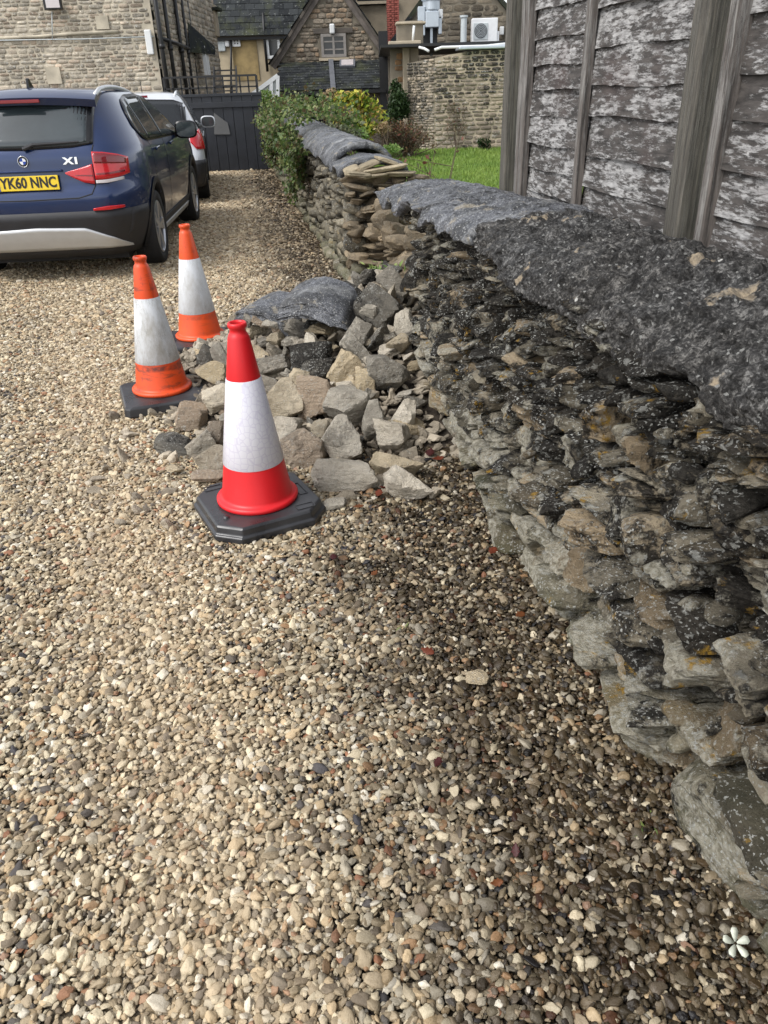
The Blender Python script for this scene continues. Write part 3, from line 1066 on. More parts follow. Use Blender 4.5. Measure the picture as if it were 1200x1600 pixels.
# (px, py, width px, height px, tone, roll of the long axis in the picture, label)
HAND = [
    (547, 745, 92, 44, 'p', -8, 'large long tan stone at the front edge of the rubble heap'),
    (634, 757, 60, 46, 'p', -28, 'pale squarish stone nearest the foot of the wall, front of the heap'),
    (617, 727, 64, 38, 'p', 8, 'pale stone with mossy end behind the two front stones of the heap'),
    (477, 702, 62, 56, 'g', 25, 'big faceted grey-brown stone just beside the red cone'),
    (446, 676, 42, 46, 'p', 0, 'tan block half hidden behind the white sleeve of the red cone'),
    (445, 628, 56, 48, 'p', 12, 'broad pale flat-faced stone above the tan block by the red cone'),
    (494, 622, 46, 56, 'g', 15, 'upright grey stone in the middle of the heap below the slab pieces'),
    (541, 634, 60, 54, 'g', -10, 'large rounded tan and grey stone in the centre of the heap'),
    (535, 690, 52, 56, 'g', 20, 'rough lichen-spotted stone in the centre front of the heap'),
    (502, 676, 28, 36, 'p', 10, 'small pale upright stone touching the big faceted stone'),
    (582, 656, 36, 44, 'g', 20, 'brown-grey wedge right of the centre of the heap'),
    (617, 682, 54, 36, 'p', -15, 'light pointed slab above the mossy-ended stone'),
    (634, 652, 32, 52, 'p', 80, 'tan stone standing on edge close to the wall'),
    (606, 579, 54, 44, 'g', -12, 'brown layered block high on the heap by the wall'),
    (572, 601, 26, 44, 'p', 85, 'narrow brown stone standing upright in the upper heap'),
    (541, 578, 48, 40, 'p', 40, 'thin greenish pale slab tilted on the upper heap'),
    (555, 522, 38, 50, 'g', 60, 'grey-tan pointed stone right of the fallen coping slab'),
    (631, 525, 30, 80, 'p', 85, 'tall whitish slab leaning upright against the broken wall'),
    (497, 578, 46, 28, 'd', 25, 'dark mossy stone under the overhang of the fallen coping slab'),
    (485, 553, 58, 32, 'd', 15, 'dark layered block carrying the fallen coping slab'),
    (446, 505, 40, 24, 'p', 10, 'pale wedge of stone between the two fallen coping slabs'),
    (424, 567, 52, 28, 'g', 5, 'grey stone with whitish top behind the tip of the red cone'),
    (469, 592, 28, 28, 'p', -30, 'small yellowish stone below the fallen coping slab'),
    (414, 600, 44, 26, 'g', -35, 'slanting thin grey slab beside the upper part of the red cone'),
    (545, 470, 40, 50, 'd', -50, 'dark slab stone at the top of the heap beyond the coping slabs'),
    (592, 478, 44, 62, 'd', -50, 'long dark grey slab sliding from the gap in the wall'),
    (612, 440, 30, 40, 'g', 40, 'pinkish brown stone at the mouth of the gap in the wall'),
    (340, 622, 36, 40, 'p', 20, 'pale stone right of the base of the dirty leaning orange cone'),
    (299, 653, 38, 28, 'g', 0, 'grey-brown stone touching the front of the worn orange cone base'),
    (271, 692, 60, 24, 'd', 0, 'flat dark blue-grey slab at the outer tip of the heap'),
    (334, 719, 46, 32, 'p', 8, 'tan stone just left of the lower part of the red cone'),
    (321, 746, 54, 22, 'g', -8, 'thin pale grey slab lying flat left of the red cone'),
    (272, 733, 26, 16, 'p', 10, 'small flat tan chip at the lower outer edge of the heap'),
    (317, 697, 42, 30, 'p', 15, 'jagged tan stone between the flat dark slab and the red cone'),
    (337, 584, 42, 34, 'p', -15, 'brown and tan stone in front of the farther orange cone'),
    (320, 556, 18, 30, 'd', 70, 'dark shard standing upright in front of the farther orange cone'),
    (343, 556, 20, 34, 'g', -60, 'slim tan shard leaning beside the upright dark shard'),
    (343, 680, 32, 40, 'g', 10, 'grey stone tucked against the left side of the red cone sleeve'),
    (523, 786, 36, 18, 'p', -5, 'small flat pale chip on the gravel beside the red cone base'),
    (746, 1058, 36, 20, 'p', -20, 'lone flat pale chip on the damp gravel near the wall foot'),
]


def axis_rot(px, py, roll):
    """Local x along the picture's horizontal turned by roll, local z towards the viewer's up."""
    a = math.radians(roll)
    x = CR * math.cos(a) + CU * math.sin(a)
    y = CF - x * (CF @ x)
    y /= np.linalg.norm(y)
    z = np.cross(x, y)
    return Matrix(np.stack([x, y, z], 1).tolist()).to_euler()


for (px, py, w, h, tone, roll, lab) in HAND:
    q = heap_hit(px, py + h * 0.25)
    dep = (q - CO) @ CF
    a, b = w * dep / F_PX / 2, h * dep / F_PX / 2
    if abs(roll) > 45:
        a, b = b, a
    d = min(a, b) * 0.9
    flat = h < 26 and abs(roll) < 30
    c = G(px, py, max(q[2], 0.0) + (0.6 * b if not flat else b * 0.5))
    pool = PR[tone]
    e = axis_rot(px, py, roll + g.normal(0, 10))
    if flat:
        e = (g.normal(0, 0.08), g.normal(0, 0.08), g.normal(0, 0.3))
        sc = (a * 1.05, a * 0.75, b * 0.6)
        c[2] = max(c[2], b * 0.5)
    else:
        sc = (a * 1.16, max(d, 0.03) * 1.15, b * 1.18)
    o = link('fallen_stone', pool.meshes[g.integers(pool.n)], None, c, e, sc)
    tag(o, lab, 'stone', GRP)

# smaller pieces between them
placed = 0
while placed < 270:
    s, n = g.uniform(2.15, 5.3), g.uniform(-0.05, 1.42)
    h = heap_sn(s, n)
    if h < 0.012 or (h < 0.09 and g.random() > 0.45):
        continue
    w = wpt(s, n, h)
    if math.hypot(w[0] + 0.49, w[1] - 2.66) < 0.36 or math.hypot(w[0] + 1.17, w[1] - 3.96) < 0.36 or math.hypot(w[0] + 1.16, w[1] - 4.96) < 0.36:
        continue
    L = 0.022 + 0.075 * g.random() ** 1.6
    tone = g.choice(['p', 'g', 'd'], p=[0.48, 0.36, 0.16])
    pool = PR[tone]
    o = link('fallen_stone', pool.meshes[g.integers(pool.n)], None, (w[0], w[1], h + L * 0.05), (g.normal(0, 0.5), g.normal(0, 0.5), g.uniform(0, 6.28)),
             (L, L * g.uniform(0.5, 0.9), L * g.uniform(0.22, 0.55)))
    tone_w = {'p': 'pale', 'g': 'grey-brown', 'd': 'blackened'}[tone]
    where = ('against the foot of the wall' if n < 0.3 else 'at the outer edge of the heap towards the orange cones' if n > 0.95 else
             'at the far end of the heap by the coping slabs' if s > 4.3 else 'at the near end of the heap behind the red cone' if s < 3.0 else 'among the larger ones in the middle of the heap')
    tag(o, 'small %s broken stone %s' % (tone_w, where), 'stone', GRP)
    placed += 1

CHIP = [stone_shape(7000 + i, 2, p=40, cuts=8, rough=0.04, layers=0.0, cut=(0.4, 0.8), skew=0.25) for i in range(16)]
# crumbled stone and earth filling the heap
V, Fc, R, b = [], [], [], 0
for k in range(3600):
    s, n = g.uniform(1.9, 5.4), g.uniform(-0.2, 1.6)
    h = heap_sn(s, n)
    if h <= 0.0 and g.random() > 0.12:
        continue
    v, f = CHIP[g.integers(16)]
    L = 0.012 + 0.034 * g.random() ** 1.8
    w = wpt(s, n, max(0.008, h * 0.93 - 0.01))
    V.append((v * np.array([L, L * 0.7, L * 0.45])) @ euler_m(g.normal(0, 0.6, 3)).T + w)
    Fc.append(f + b)
    R.append(np.full(len(v), g.random()))
    b += len(v)
ns_, nn_ = 60, 40
mv = []
for i in range(ns_):
    for j in range(nn_):
        s, n = 1.9 + 3.6 * i / (ns_ - 1), -0.25 + 1.9 * j / (nn_ - 1)
        mv.append(wpt(s, n, heap_sn(s, n) * 0.9 - 0.03))
idx = np.arange(ns_ * nn_).reshape(ns_, nn_) + b
mf = np.stack([idx[:-1, :-1].ravel(), idx[1:, :-1].ravel(), idx[1:, 1:].ravel(), idx[:-1, 1:].ravel()], 1)
mf = np.concatenate([mf[:, [0, 1, 2]], mf[:, [0, 2, 3]]])
M_R_SMALL = stone_mat('fallen_stone_crumbs', (0.46, 0.40, 0.31), (0.30, 0.25, 0.19), crust=0.3, contrast=0.4, bump=0.5, attr=True, crust_z=(-0.6, 1.8))
me = new_mesh('rubble', np.concatenate(V + [np.array(mv)]), np.concatenate(Fc + [mf]), M_R_SMALL, True)
me.set_sharp_from_angle(angle=math.radians(30))
me.materials.append(M_SOIL)
at = me.attributes.new('rnd', 'FLOAT', 'POINT')
at.data.foreach_set('value', np.concatenate(R + [np.full(len(mv), 0.2)]).astype(np.float32))
mi = np.zeros(len(me.polygons), dtype=np.int32)
mi[-len(mf):] = 1
me.polygons.foreach_set('material_index', mi)
tag(link('rubble', me), 'crumbled stone and earth filling the fallen heap', 'rubble', kind='stuff')


def fallen_coping(px, py, length, yaw, tilt, zoff, label, seed, halfw=0.20, rise=0.075):
    q = heap_hit(px, py)
    o = empty('fallen_coping', (q[0], q[1], max(q[2], 0.05) + zoff), 0, label, 'stone', 'coping pieces lying on the rubble heap')
    o.rotation_euler = (tilt[0], tilt[1], yaw)
    v, f = stone_shape(seed, 5, p=40, cuts=5, rough=0.03, layers=0.03, cut=(0.62, 0.9), skew=0.10)
    v = v * np.array([length / 2, halfw, 0.042])
    v[:, 2] += rise * (1 - (v[:, 1] / halfw) ** 2) + 0.003 * fbm(v * 22, seed, 3)
    sl = link('slab', new_mesh('slab', v, f, M_SLAB, True), o)
    sl.data.set_sharp_from_angle(angle=math.radians(30))
    for k in range(12):
        link('mortared_stone', PR['g'].meshes[g.integers(22)], o, (g.uniform(-length * 0.4, length * 0.4), g.uniform(-halfw * 0.6, halfw * 0.6), 0.03 + g.normal(0, 0.015)),
             (g.normal(0, 0.2), g.normal(0, 0.2), g.uniform(0, 6)), (g.uniform(0.05, 0.09), g.uniform(0.04, 0.06), g.uniform(0.018, 0.03)))
    return o


fallen_coping(500, 508, 0.36, math.radians(68), (0.10, -0.22, 0), 0.09, 'curved grey coping slab lying on top of the rubble heap, streaked with white', 31)
fallen_coping(432, 505, 0.30, math.radians(55), (0.25, -0.15, 0), 0.03, 'second curved coping slab lying on its side at the far edge of the heap', 33, 0.17, 0.06)

# ------------------------------------------------------------------ traffic cones
def cone_plastic(name, col, dirt, scuff):
    t = NT(name)
    p = t.obj()
    c = t.mix(t.range(t.noise(p, 5, 4), 0.3, 0.7), col, tuple(x * 0.85 for x in col))
    if dirt:
        band = min(1.0, dirt * 2)
        sm = t.noise(t.scale(p, (7, 7, 30)), 1.0, 6, 0.7)
        c = t.mix(t.range(sm, 0.52, 0.68, 0, dirt), c, (0.07, 0.035, 0.025))
        zb = t.range(t.math('ABSOLUTE', t.math('SUBTRACT', t.sep(p)[2], 0.208)), 0.006, 0.018, 1.0, 0.0)
        c = t.mix(t.math('MULTIPLY', zb, t.range(t.noise(p, 22, 5, 0.7), 0.35, 0.6, 0.1 * band, 0.9 * band)), c, (0.035, 0.02, 0.018))
        c = t.mix(t.range(t.noise(t.scale(p, (30, 30, 9)), 1.0, 5, 0.7), 0.56, 0.68, 0, scuff), c, (0.035, 0.03, 0.03))
    return t.done(c, 0.42, t.bump(t.noise(p, 120, 3), 0.06, 0.002))


def sleeve_mat(name, dirt):
    t = NT(name)
    p = t.obj()
    c = t.mix(t.range(t.noise(p, 4, 4), 0.3, 0.7), (0.74, 0.73, 0.78), (0.66, 0.65, 0.72))
    if dirt:
        c = (0.0,) and t.mix(t.range(t.noise(t.scale(p, (16, 16, 5)), 1.0, 7, 0.72), 0.42, 0.70, 0, dirt), (0.62, 0.64, 0.66), (0.30, 0.27, 0.22))
        sc = t.noise(t.scale(p, (26, 26, 6)), 1.0, 6, 0.75, 1.2)
        c = t.mix(t.math('MULTIPLY', t.range(t.math('ABSOLUTE', t.math('SUBTRACT', sc, 0.5)), 0.0, 0.010, 1, 0), t.range(t.noise(p, 9, 3), 0.45, 0.6, 0, dirt)), c, (0.04, 0.04, 0.04))
        return t.done(c, 0.5)
    # the moulded cells of prismatic sheeting
    sp = t.sep(p)
    cv = t.n('ShaderNodeCombineXYZ')
    t.set(cv.inputs[0], t.math('MULTIPLY', t.math('ARCTAN2', sp[1], sp[0]), 0.105))
    t.set(cv.inputs[1], sp[2])
    e = t.voronoi(cv.outputs[0], 42, 'DISTANCE_TO_EDGE', rand=0.6)
    c = t.mix(t.range(e, 0.02, 0.08, 0.42, 0), c, (0.50, 0.46, 0.60))
    return t.done(c, 0.28, t.bump(e, 0.25, 0.002), Specular_IOR_Level=0.6)


t = NT('cone_rubber')
p = t.obj()
c = t.mix(t.range(t.noise(p, 9, 5), 0.3, 0.7), (0.018, 0.018, 0.02), (0.045, 0.046, 0.05))
M_RUBBER = t.done(c, t.range(t.noise(p, 5, 4), 0.35, 0.65, 0.22, 0.5), t.bump(t.noise(p, 150, 3), 0.15, 0.002))
M_RED = cone_plastic('red_cone_plastic', (0.72, 0.012, 0.018), 0.0001, 0.10)
M_ORANGE = cone_plastic('orange_cone_plastic', (0.80, 0.085, 0.012), 0.22, 0.25)
M_ORANGE_D = cone_plastic('scuffed_orange_plastic', (0.80, 0.080, 0.012), 0.75, 0.45)
M_SLEEVE = sleeve_mat('prismatic_sleeve', 0)
M_SLEEVE_D = sleeve_mat('dirty_sleeve', 0.85)
M_SLEEVE_S = sleeve_mat('scratched_sleeve', 0.55)


def octo(w, ch, z):
    a, b = w / 2, w / 2 - ch
    return [(a, -b, z), (a, b, z), (b, a, z), (-b, a, z), (-a, b, z), (-a, -b, z), (-b, -a, z), (b, -a, z)]


def traffic_cone(loc, rotz, label, body_mat, sleeve, fresh, tilt=(0, 0)):
    o = empty('traffic_cone', (loc[0], loc[1], 0.0), rotz, label, 'traffic cone', 'traffic cones round the fallen stones')
    o.rotation_euler = (tilt[0], tilt[1], rotz)
    b = MB()
    if fresh:
        rings = [octo(0.435, 0.075, 0.0), octo(0.445, 0.078, 0.012), octo(0.445, 0.078, 0.030), octo(0.425, 0.074, 0.036), octo(0.418, 0.074, 0.058), octo(0.405, 0.072, 0.066), octo(0.20, 0.06, 0.068)]
    else:
        rings = [octo(0.43, 0.02, 0.0), octo(0.44, 0.022, 0.01), octo(0.43, 0.022, 0.048), octo(0.415, 0.03, 0.056), octo(0.30, 0.06, 0.066), octo(0.20, 0.06, 0.067)]
    vs = [v for r_ in rings for v in r_]
    fs = [(i * 8 + k, i * 8 + (k + 1) % 8, (i + 1) * 8 + (k + 1) % 8, (i + 1) * 8 + k) for i in range(len(rings) - 1) for k in range(8)]
    fs += [tuple(range(8))[::-1], tuple(range((len(rings) - 1) * 8, len(rings) * 8))]
    b.add(vs, fs)
    base = b.build('base', M_RUBBER, o, bevel=0.004)
    if fresh:
        for (x, y) in ((0.16, 0.10), (-0.16, -0.10)):
            MB().lathe([(0.0, 0.074), (0.010, 0.074), (0.012, 0.066)], 16, (x, y, 0)).build('stud', M_RUBBER, base, smooth=True)
        for (x, y, w, h) in ((0.13, -0.165, 0.07, 0.035), (-0.13, 0.165, 0.07, 0.035), (0.165, -0.02, 0.03, 0.10)):
            f = MB()
            for sx in (-1, 1):
                f.box((x + sx * w / 2, y, 0.068), (0.003, h, 0.003))
                f.box((x, y + sx * h / 2, 0.068), (w, 0.003, 0.0026))
            f.build('moulded_mark', M_RUBBER, base)
    r0, r1, z0, z1 = 0.136, 0.036, 0.085, 0.715
    rad = lambda z: r0 + (r1 - r0) * (z - z0) / (z1 - z0)
    MB().lathe([(0.150, 0.066), (0.157, 0.072), (0.157, 0.082), (0.150, 0.089), (0.138, 0.090), (rad(0.10), 0.10), (rad(0.225), 0.225), (rad(0.235) - 0.001, 0.235),
                (rad(0.55) - 0.001, 0.55), (rad(0.56), 0.56), (rad(0.700), 0.700), (0.034, 0.712), (0.029, 0.718), (0.028, 0.730), (0.031, 0.734), (0.034, 0.740), (0.034, 0.748), (0.031, 0.753),
                (0.026, 0.753), (0.024, 0.745), (0.024, 0.60)], 64).build('cone_body', body_mat, o, smooth=True)
    MB().lathe([(rad(0.228) + 0.0005, 0.228), (rad(0.230) + 0.0022, 0.230), (rad(0.40) + 0.0022, 0.40), (rad(0.553) + 0.0022, 0.553), (rad(0.555) + 0.0005, 0.555)], 64).build('reflective_sleeve', sleeve, o, smooth=True)
    return o


traffic_cone((-0.49, 2.66), math.radians(27), 'clean red cone with white reflective sleeve on black octagonal base', M_RED, M_SLEEVE, True)
traffic_cone((-1.17, 3.96), math.radians(20), 'scuffed orange cone with dirty white sleeve, nearer of the two orange ones', M_ORANGE_D, M_SLEEVE_D, False, (0.0, 0.0))
traffic_cone((-1.16, 4.96), math.radians(12), 'orange cone with scratched white sleeve behind the others, nearest the car', M_ORANGE, M_SLEEVE_S, False)

# ------------------------------------------------------------------ wooden fence behind the wall
def fence_mat(name, dark, pale, amount, grain):
    t = NT(name)
    p = t.obj()
    r = t.rnd()
    q = t.scale(p, grain)
    k = t.noise(q, 1.0, 6, 0.65, 0.3)
    c = t.mix(t.range(k, 0.38, 0.66), dark, tuple(min(1, x * 3.6) for x in dark))
    big = t.math('ADD', t.noise(t.addv(t.scale(q, (0.45, 0.28, 0.28)), (3, 9, 2)), 1.0, 9, 0.74, 0.15), t.range(r, 0, 1, -0.05, 0.05))
    fine = t.noise(t.addv(q, (8, 1, 5)), 1.6, 7, 0.75, 0.1)
    peel = t.range(t.math('ADD', t.math('MULTIPLY', big, 0.45), t.math('MULTIPLY', fine, 0.55)), 0.485, 0.545)
    pl = t.mix(t.range(t.noise(t.addv(q, (2, 7, 1)), 2.2, 6, 0.7), 0.35, 0.65), tuple(x * 0.42 for x in pale), pale)
    c = t.mix(t.math('MULTIPLY', peel, amount), c, pl)
    c = t.mix(t.range(t.noise(p, 1.8, 3), 0.58, 0.75, 0, 0.35), c, (0.10, 0.055, 0.05))
    return t.done(c, 0.75, t.bump(t.math('ADD', k, t.math('MULTIPLY', peel, 0.4)), 0.7, 0.006))


M_BOARD = fence_mat('peeling_board', (0.024, 0.021, 0.019), (0.47, 0.46, 0.45), 0.92, (10, 48, 48))
M_POST = fence_mat('weathered_post', (0.040, 0.036, 0.029), (0.20, 0.19, 0.165), 0.55, (110, 110, 5))
M_BATTEN = fence_mat('weathered_batten', (0.050, 0.043, 0.038), (0.36, 0.35, 0.33), 0.6, (70, 70, 5))
fence = empty('wooden_fence', wpt(1.6, -0.6, 0.0), WANG, 'weathered overlapping board fence with peeling whitish paint behind the wall', 'fence')
g = np.random.default_rng(77)


def fence_panel(s0, s1, step):
    z = 0.35
    k = 0
    while z < 2.05:
        hgt = step + 0.035
        nseg = 22
        vs, L = [], s1 - s0
        sag = g.normal(0, 0.006)
        ph = g.uniform(0, 6)
        warp = g.uniform(0.004, 0.012)
        for i in range(nseg + 1):
            s = s0 + L * i / nseg
            wob = warp * math.sin(s * 5 + ph) + 0.004 * math.sin(s * 17 + ph)
            rag = 0.004 * math.sin(s * 9 + ph * 2) + g.normal(0, 0.0012)
            n0 = 0.022 + wob * 0.6
            vs += [(s - 1.6, n0, z + sag + rag), (s - 1.6, n0 - 0.008, z + sag + rag), (s - 1.6, n0 - 0.026, z + hgt + sag), (s - 1.6, n0 - 0.018, z + hgt + sag)]
        fs = []
        for i in range(nseg):
            a, b = i * 4, i * 4 + 4
            for (u, v) in ((0, 1), (1, 2), (2, 3), (3, 0)):
                fs.append((a + u, b + u, b + v, a + v))
        fs += [(0, 1, 2, 3), tuple(nseg * 4 + q for q in (3, 2, 1, 0))]
        MB().add(vs, fs).build('board', M_BOARD, fence)
        z += step * g.uniform(0.93, 1.07)


fence_panel(1.60, 2.49, 0.122)
fence_panel(2.49, 3.22, 0.108)
fence_panel(-0.35, 1.50, 0.125)


def upright(name, s, n, w, d, z0, z1, mat, lean=0.0):
    o = MB().box((0, 0, (z1 - z0) / 2), (w, d, z1 - z0)).build(name, mat, fence, bevel=0.004, loc=(s - 1.6, n, z0), rot=(0, lean, 0))
    return o


upright('post', 1.622, 0.035, 0.088, 0.095, 0.0, 2.15, M_POST)
upright('batten', 1.508, 0.028, 0.045, 0.05, 0.33, 2.05, M_BATTEN)
upright('batten', 2.487, 0.036, 0.045, 0.032, 0.33, 2.05, M_BATTEN)
upright('batten', 3.17, 0.032, 0.055, 0.035, 0.33, 2.05, M_BATTEN)
upright('batten', 3.275, 0.015, 0.05, 0.035, 0.30, 2.05, M_BATTEN)
upright('post', 3.43, 0.01, 0.085, 0.085, 0.0, 2.15, M_POST)
upright('post', -0.30, 0.02, 0.085, 0.09, 0.0, 2.15, M_POST)
upright('batten', 0.6, 0.036, 0.045, 0.032, 0.33, 2.05, M_BATTEN)

# ------------------------------------------------------------------ cars
def paint(name, col, flake=0.0, metal=0.35):
    t = NT(name)
    p = t.obj()
    k = t.noise(p, 3, 3)
    c = t.mix(t.range(k, 0.3, 0.7), col, tuple(x * 0.92 for x in col))
    dirt = t.range(t.sep(p)[2], 0.2, 0.75, 0.30, 0.0)
    c = t.mix(t.math('MULTIPLY', dirt, t.range(t.noise(p, 6, 5), 0.3, 0.7)), c, (0.12, 0.10, 0.08))
    return t.done(c, 0.32, t.bump(t.noise(p, 420, 2), 0.02, 0.001), Metallic=metal, Coat_Weight=0.9, Coat_Roughness=0.05)


M_BLUE = paint('dark_blue_paint', (0.009, 0.028, 0.100), metal=0.4)
M_SILVER = paint('silver_white_paint', (0.66, 0.68, 0.71), metal=0.15)
M_CLAD = plain('black_cladding', (0.022, 0.022, 0.025), 0.55, 0.2, bump=0.1, bscale=300)
M_ALU = plain('silver_trim', (0.62, 0.63, 0.64), 0.38, 0.05, metal=0.55)
M_BLACKGLOSS = plain('gloss_black', (0.008, 0.008, 0.009), 0.18, 0.1)
M_TYRE = plain('tyre', (0.018, 0.018, 0.019), 0.8, 0.2, bump=0.2)
M_RIM = plain('alloy_rim', (0.55, 0.56, 0.58), 0.3, 0.06, metal=0.8)
M_GLASS = plain('tinted_glass', (0.030, 0.040, 0.044), 0.05, 0.3, 2.0, spec=0.8)
M_DARKGLASS = plain('privacy_glass', (0.012, 0.014, 0.016), 0.06, 0.2, 2.0, spec=0.6)
M_TAIL = plain('red_lamp_lens', (0.55, 0.010, 0.018), 0.12, 0.15, coat=0.6)
M_TAILDARK = plain('dark_red_lamp_lens', (0.20, 0.008, 0.014), 0.12, 0.15, coat=0.6)
M_CLEAR = plain('clear_lamp_lens', (0.55, 0.50, 0.50), 0.15, 0.05, coat=0.6)
M_YELLOW = plain('yellow_plate', (0.78, 0.56, 0.02), 0.35, 0.04)
M_PLATEBLUE = plain('plate_blue_band', (0.01, 0.05, 0.32), 0.35, 0.05)
M_BLACKTEXT = plain('plate_black', (0.01, 0.01, 0.01), 0.5, 0.05)
M_CHROME = plain('chrome', (0.82, 0.83, 0.84), 0.12, 0.03, metal=1.0)
M_WHITE = plain('white_paint', (0.78, 0.79, 0.80), 0.45, 0.05)


class CarShape:
    def __init__(self, L, zs, yr, yf, w, rx=0.17, ry=0.34, crown=0.055, front_ry=0.75):
        self.L, self.zs, self.yr_, self.yf_, self.w_ = L, zs, yr, yf, w
        self.rx, self.ry, self.crown, self.fry = rx, ry, crown, front_ry

    def ip(self, arr, z):
        return float(np.interp(z, self.zs, arr))

    def corner(self, z):
        w = self.ip(self.w_, z)
        rx = min(self.rx, w * 0.5)
        return w, rx

    def rear_y(self, x, z):
        w, rx = self.corner(z)
        yr = self.ip(self.yr_, z)
        a = abs(x)
        y = yr + self.crown * (min(a, w - rx) / w) ** 2
        if a > w - rx:
            q = min((a - (w - rx)) / rx, 1.0)
            y += self.ry * (1 - math.sqrt(max(0, 1 - q ** 2.2)))
        return y

    def side_x(self, y, z):
        w, rx = self.corner(z)
        y0 = self.ip(self.yr_, z) + self.crown * ((w - rx) / w) ** 2
        if y < y0 + self.ry:
            q = np.clip(1 - (y - y0) / self.ry, 0, 1)
            return w - rx + rx * (1 - q ** 2) ** (1 / 2.2)
        return w

    def ring(self, z):
        w, rx = self.corner(z)
        yf = self.ip(self.yf_, z)
        pts = []
        for i in range(10):
            x = (w - rx) * i / 10
            pts.append((x, self.rear_y(x, z)))
        for i in range(11):
            a = i / 10 * math.pi / 2
            x = w - rx + rx * math.sin(a) ** (2 / 2.2)
            pts.append((x, self.rear_y(min(x, w - 1e-6), z)))
        y0 = pts[-1][1]
        fr = min(self.fry, (yf - y0) * 0.4)
        y1 = yf - fr
        for i in range(1, 29):
            pts.append((w, y0 + (y1 - y0) * i / 28))
        fx = min(w * 0.45, 0.4)
        for i in range(1, 11):
            a = i / 10 * math.pi / 2
            pts.append((w - fx * (1 - math.cos(a) ** 0.8), y1 + fr * 0.86 * math.sin(a) ** 0.8))
        for i in range(1, 7):
            k = 1 - i / 6
            x = (w - fx) * k
            pts.append((x, y1 + fr * (0.86 + 0.14 * (1 - k * k))))
        full = [(x, y) for x, y in pts] + [(-x, y) for x, y in pts[1:-1][::-1]]
        return [(x, y, z) for x, y in full]

    def body(self, zlist):
        rings = [self.ring(z) for z in zlist]
        n = len(rings[0])
        v = [p for r in rings for p in r]
        f = [(i * n + k, i * n + (k + 1) % n, (i + 1) * n + (k + 1) % n, (i + 1) * n + k) for i in range(len(rings) - 1) for k in range(n)]
        f += [tuple(range(n))[::-1], tuple((len(rings) - 1) * n + k for k in range(n))]
        return v, f


def strip(fn, us, lo, hi, nv=6):
    """A patch between a lower and an upper curve, on the surface fn(u, z)."""
    v, f = [], []
    for u in us:
        a, b = lo(u), hi(u)
        for j in range(nv + 1):
            v.append(fn(u, a + (b - a) * j / nv))
    m = nv + 1
    for i in range(len(us) - 1):
        for j in range(nv):
            f.append((i * m + j, (i + 1) * m + j, (i + 1) * m + j + 1, i * m + j + 1))
    return v, f


def patch(name, parent, mat, v, f, thick=0.006, flip=False, smooth=True):
    if flip:
        f = [q[::-1] for q in f]
    o = link(name, new_mesh(name, v, f, mat, smooth), parent)
    m = o.modifiers.new('thick', 'SOLIDIFY')
    m.thickness = thick
    m.offset = 1.0
    return o


def curve(pts):
    xs, ys = [q[0] for q in pts], [q[1] for q in pts]
    return lambda u: float(np.interp(u, xs, ys))


def wheel(parent, x, y, r, side, width=0.225, spokes=5):
    o = link('wheel', None, parent, (x, y, r))
    rr = r * 0.70
    hw = width / 2
    MB().lathe([(rr, -hw * 0.9), (r * 0.93, -hw), (r * 0.985, -hw * 0.8), (r, -hw * 0.5), (r, hw * 0.5), (r * 0.985, hw * 0.8), (r * 0.93, hw), (rr, hw * 0.9), (rr * 0.97, hw * 0.5), (rr * 0.97, -hw * 0.5)],
               48, axis='x', closed=True).build('tyre', M_TYRE, o, smooth=True)
    m = MB().lathe([(rr * 1.0, hw * 0.92), (rr * 0.95, hw * 0.95), (rr * 0.91, hw * 0.80), (rr * 0.90, hw * 0.0), (rr * 0.99, hw * 0.0)], 48, axis='x', closed=True)
    for k in range(spokes):
        for da in (-0.16, 0.16):
            a = 2 * math.pi * k / spokes + da * 0.55
            b = 2 * math.pi * k / spokes + da
            m.bar((hw * 0.72, math.cos(a) * rr * 0.15, math.sin(a) * rr * 0.15), (hw * 0.80, math.cos(b) * rr * 0.94, math.sin(b) * rr * 0.94), 0.034, 0.028, up=(1, 0, 0))
    m.lathe([(0.0, hw * 0.86), (rr * 0.2, hw * 0.84), (rr * 0.22, hw * 0.5), (0.0, hw * 0.5)], 20, axis='x')
    m.build('rim', M_RIM, o, smooth=False)
    MB().lathe([(0.0, hw * 0.1), (rr * 0.85, hw * 0.1), (rr * 0.85, 0), (0, 0)], 24, axis='x').build('brake_disc', M_TYRE, o)
    if side < 0:
        o.rotation_euler = (0, 0, math.pi)
    return o


def text_part(name, body, size, mat, parent, loc, rot, extrude=0.002, sx=1.0, align='CENTER', bold=0.0):
    cu = bpy.data.curves.new(name, 'FONT')
    cu.body = body
    cu.size = size
    cu.align_x = align
    cu.align_y = 'CENTER'
    cu.extrude = extrude
    cu.offset = bold
    cu.resolution_u = 3
    cu.materials.append(mat)
    tmp = link('lettering_source', cu)
    me = bpy.data.meshes.new_from_object(tmp.evaluated_get(bpy.context.evaluated_depsgraph_get()))
    bpy.data.objects.remove(tmp)
    me.materials.clear()
    me.materials.append(mat)
    return link(name, me, parent, loc, rot, (sx, 1, 1))


def arch_cut(body, root, ys, r, w):
    m = MB()
    for y in ys:
        for sg in (-1, 1):
            m.lathe([(0.0, -0.16), (r, -0.16), (r, 0.16), (0.0, 0.16)], 40, (sg * (w - 0.13), y, 0), axis='x')
    me = new_mesh('wheel_arch_cutter', m.v, m.f)
    return me


def cut_arches(v, f, ys, zc, r, w):
    """Removes the body skin inside the wheel openings (from a finely cut side)."""
    v = np.array(v)
    keep = []
    for q in f:
        c = v[list(q)].mean(0)
        inside = any(math.hypot(c[1] - y, c[2] - zc) < r for y in ys) and abs(c[0]) > w - 0.2
        if not inside:
            keep.append(q)
    return v, keep


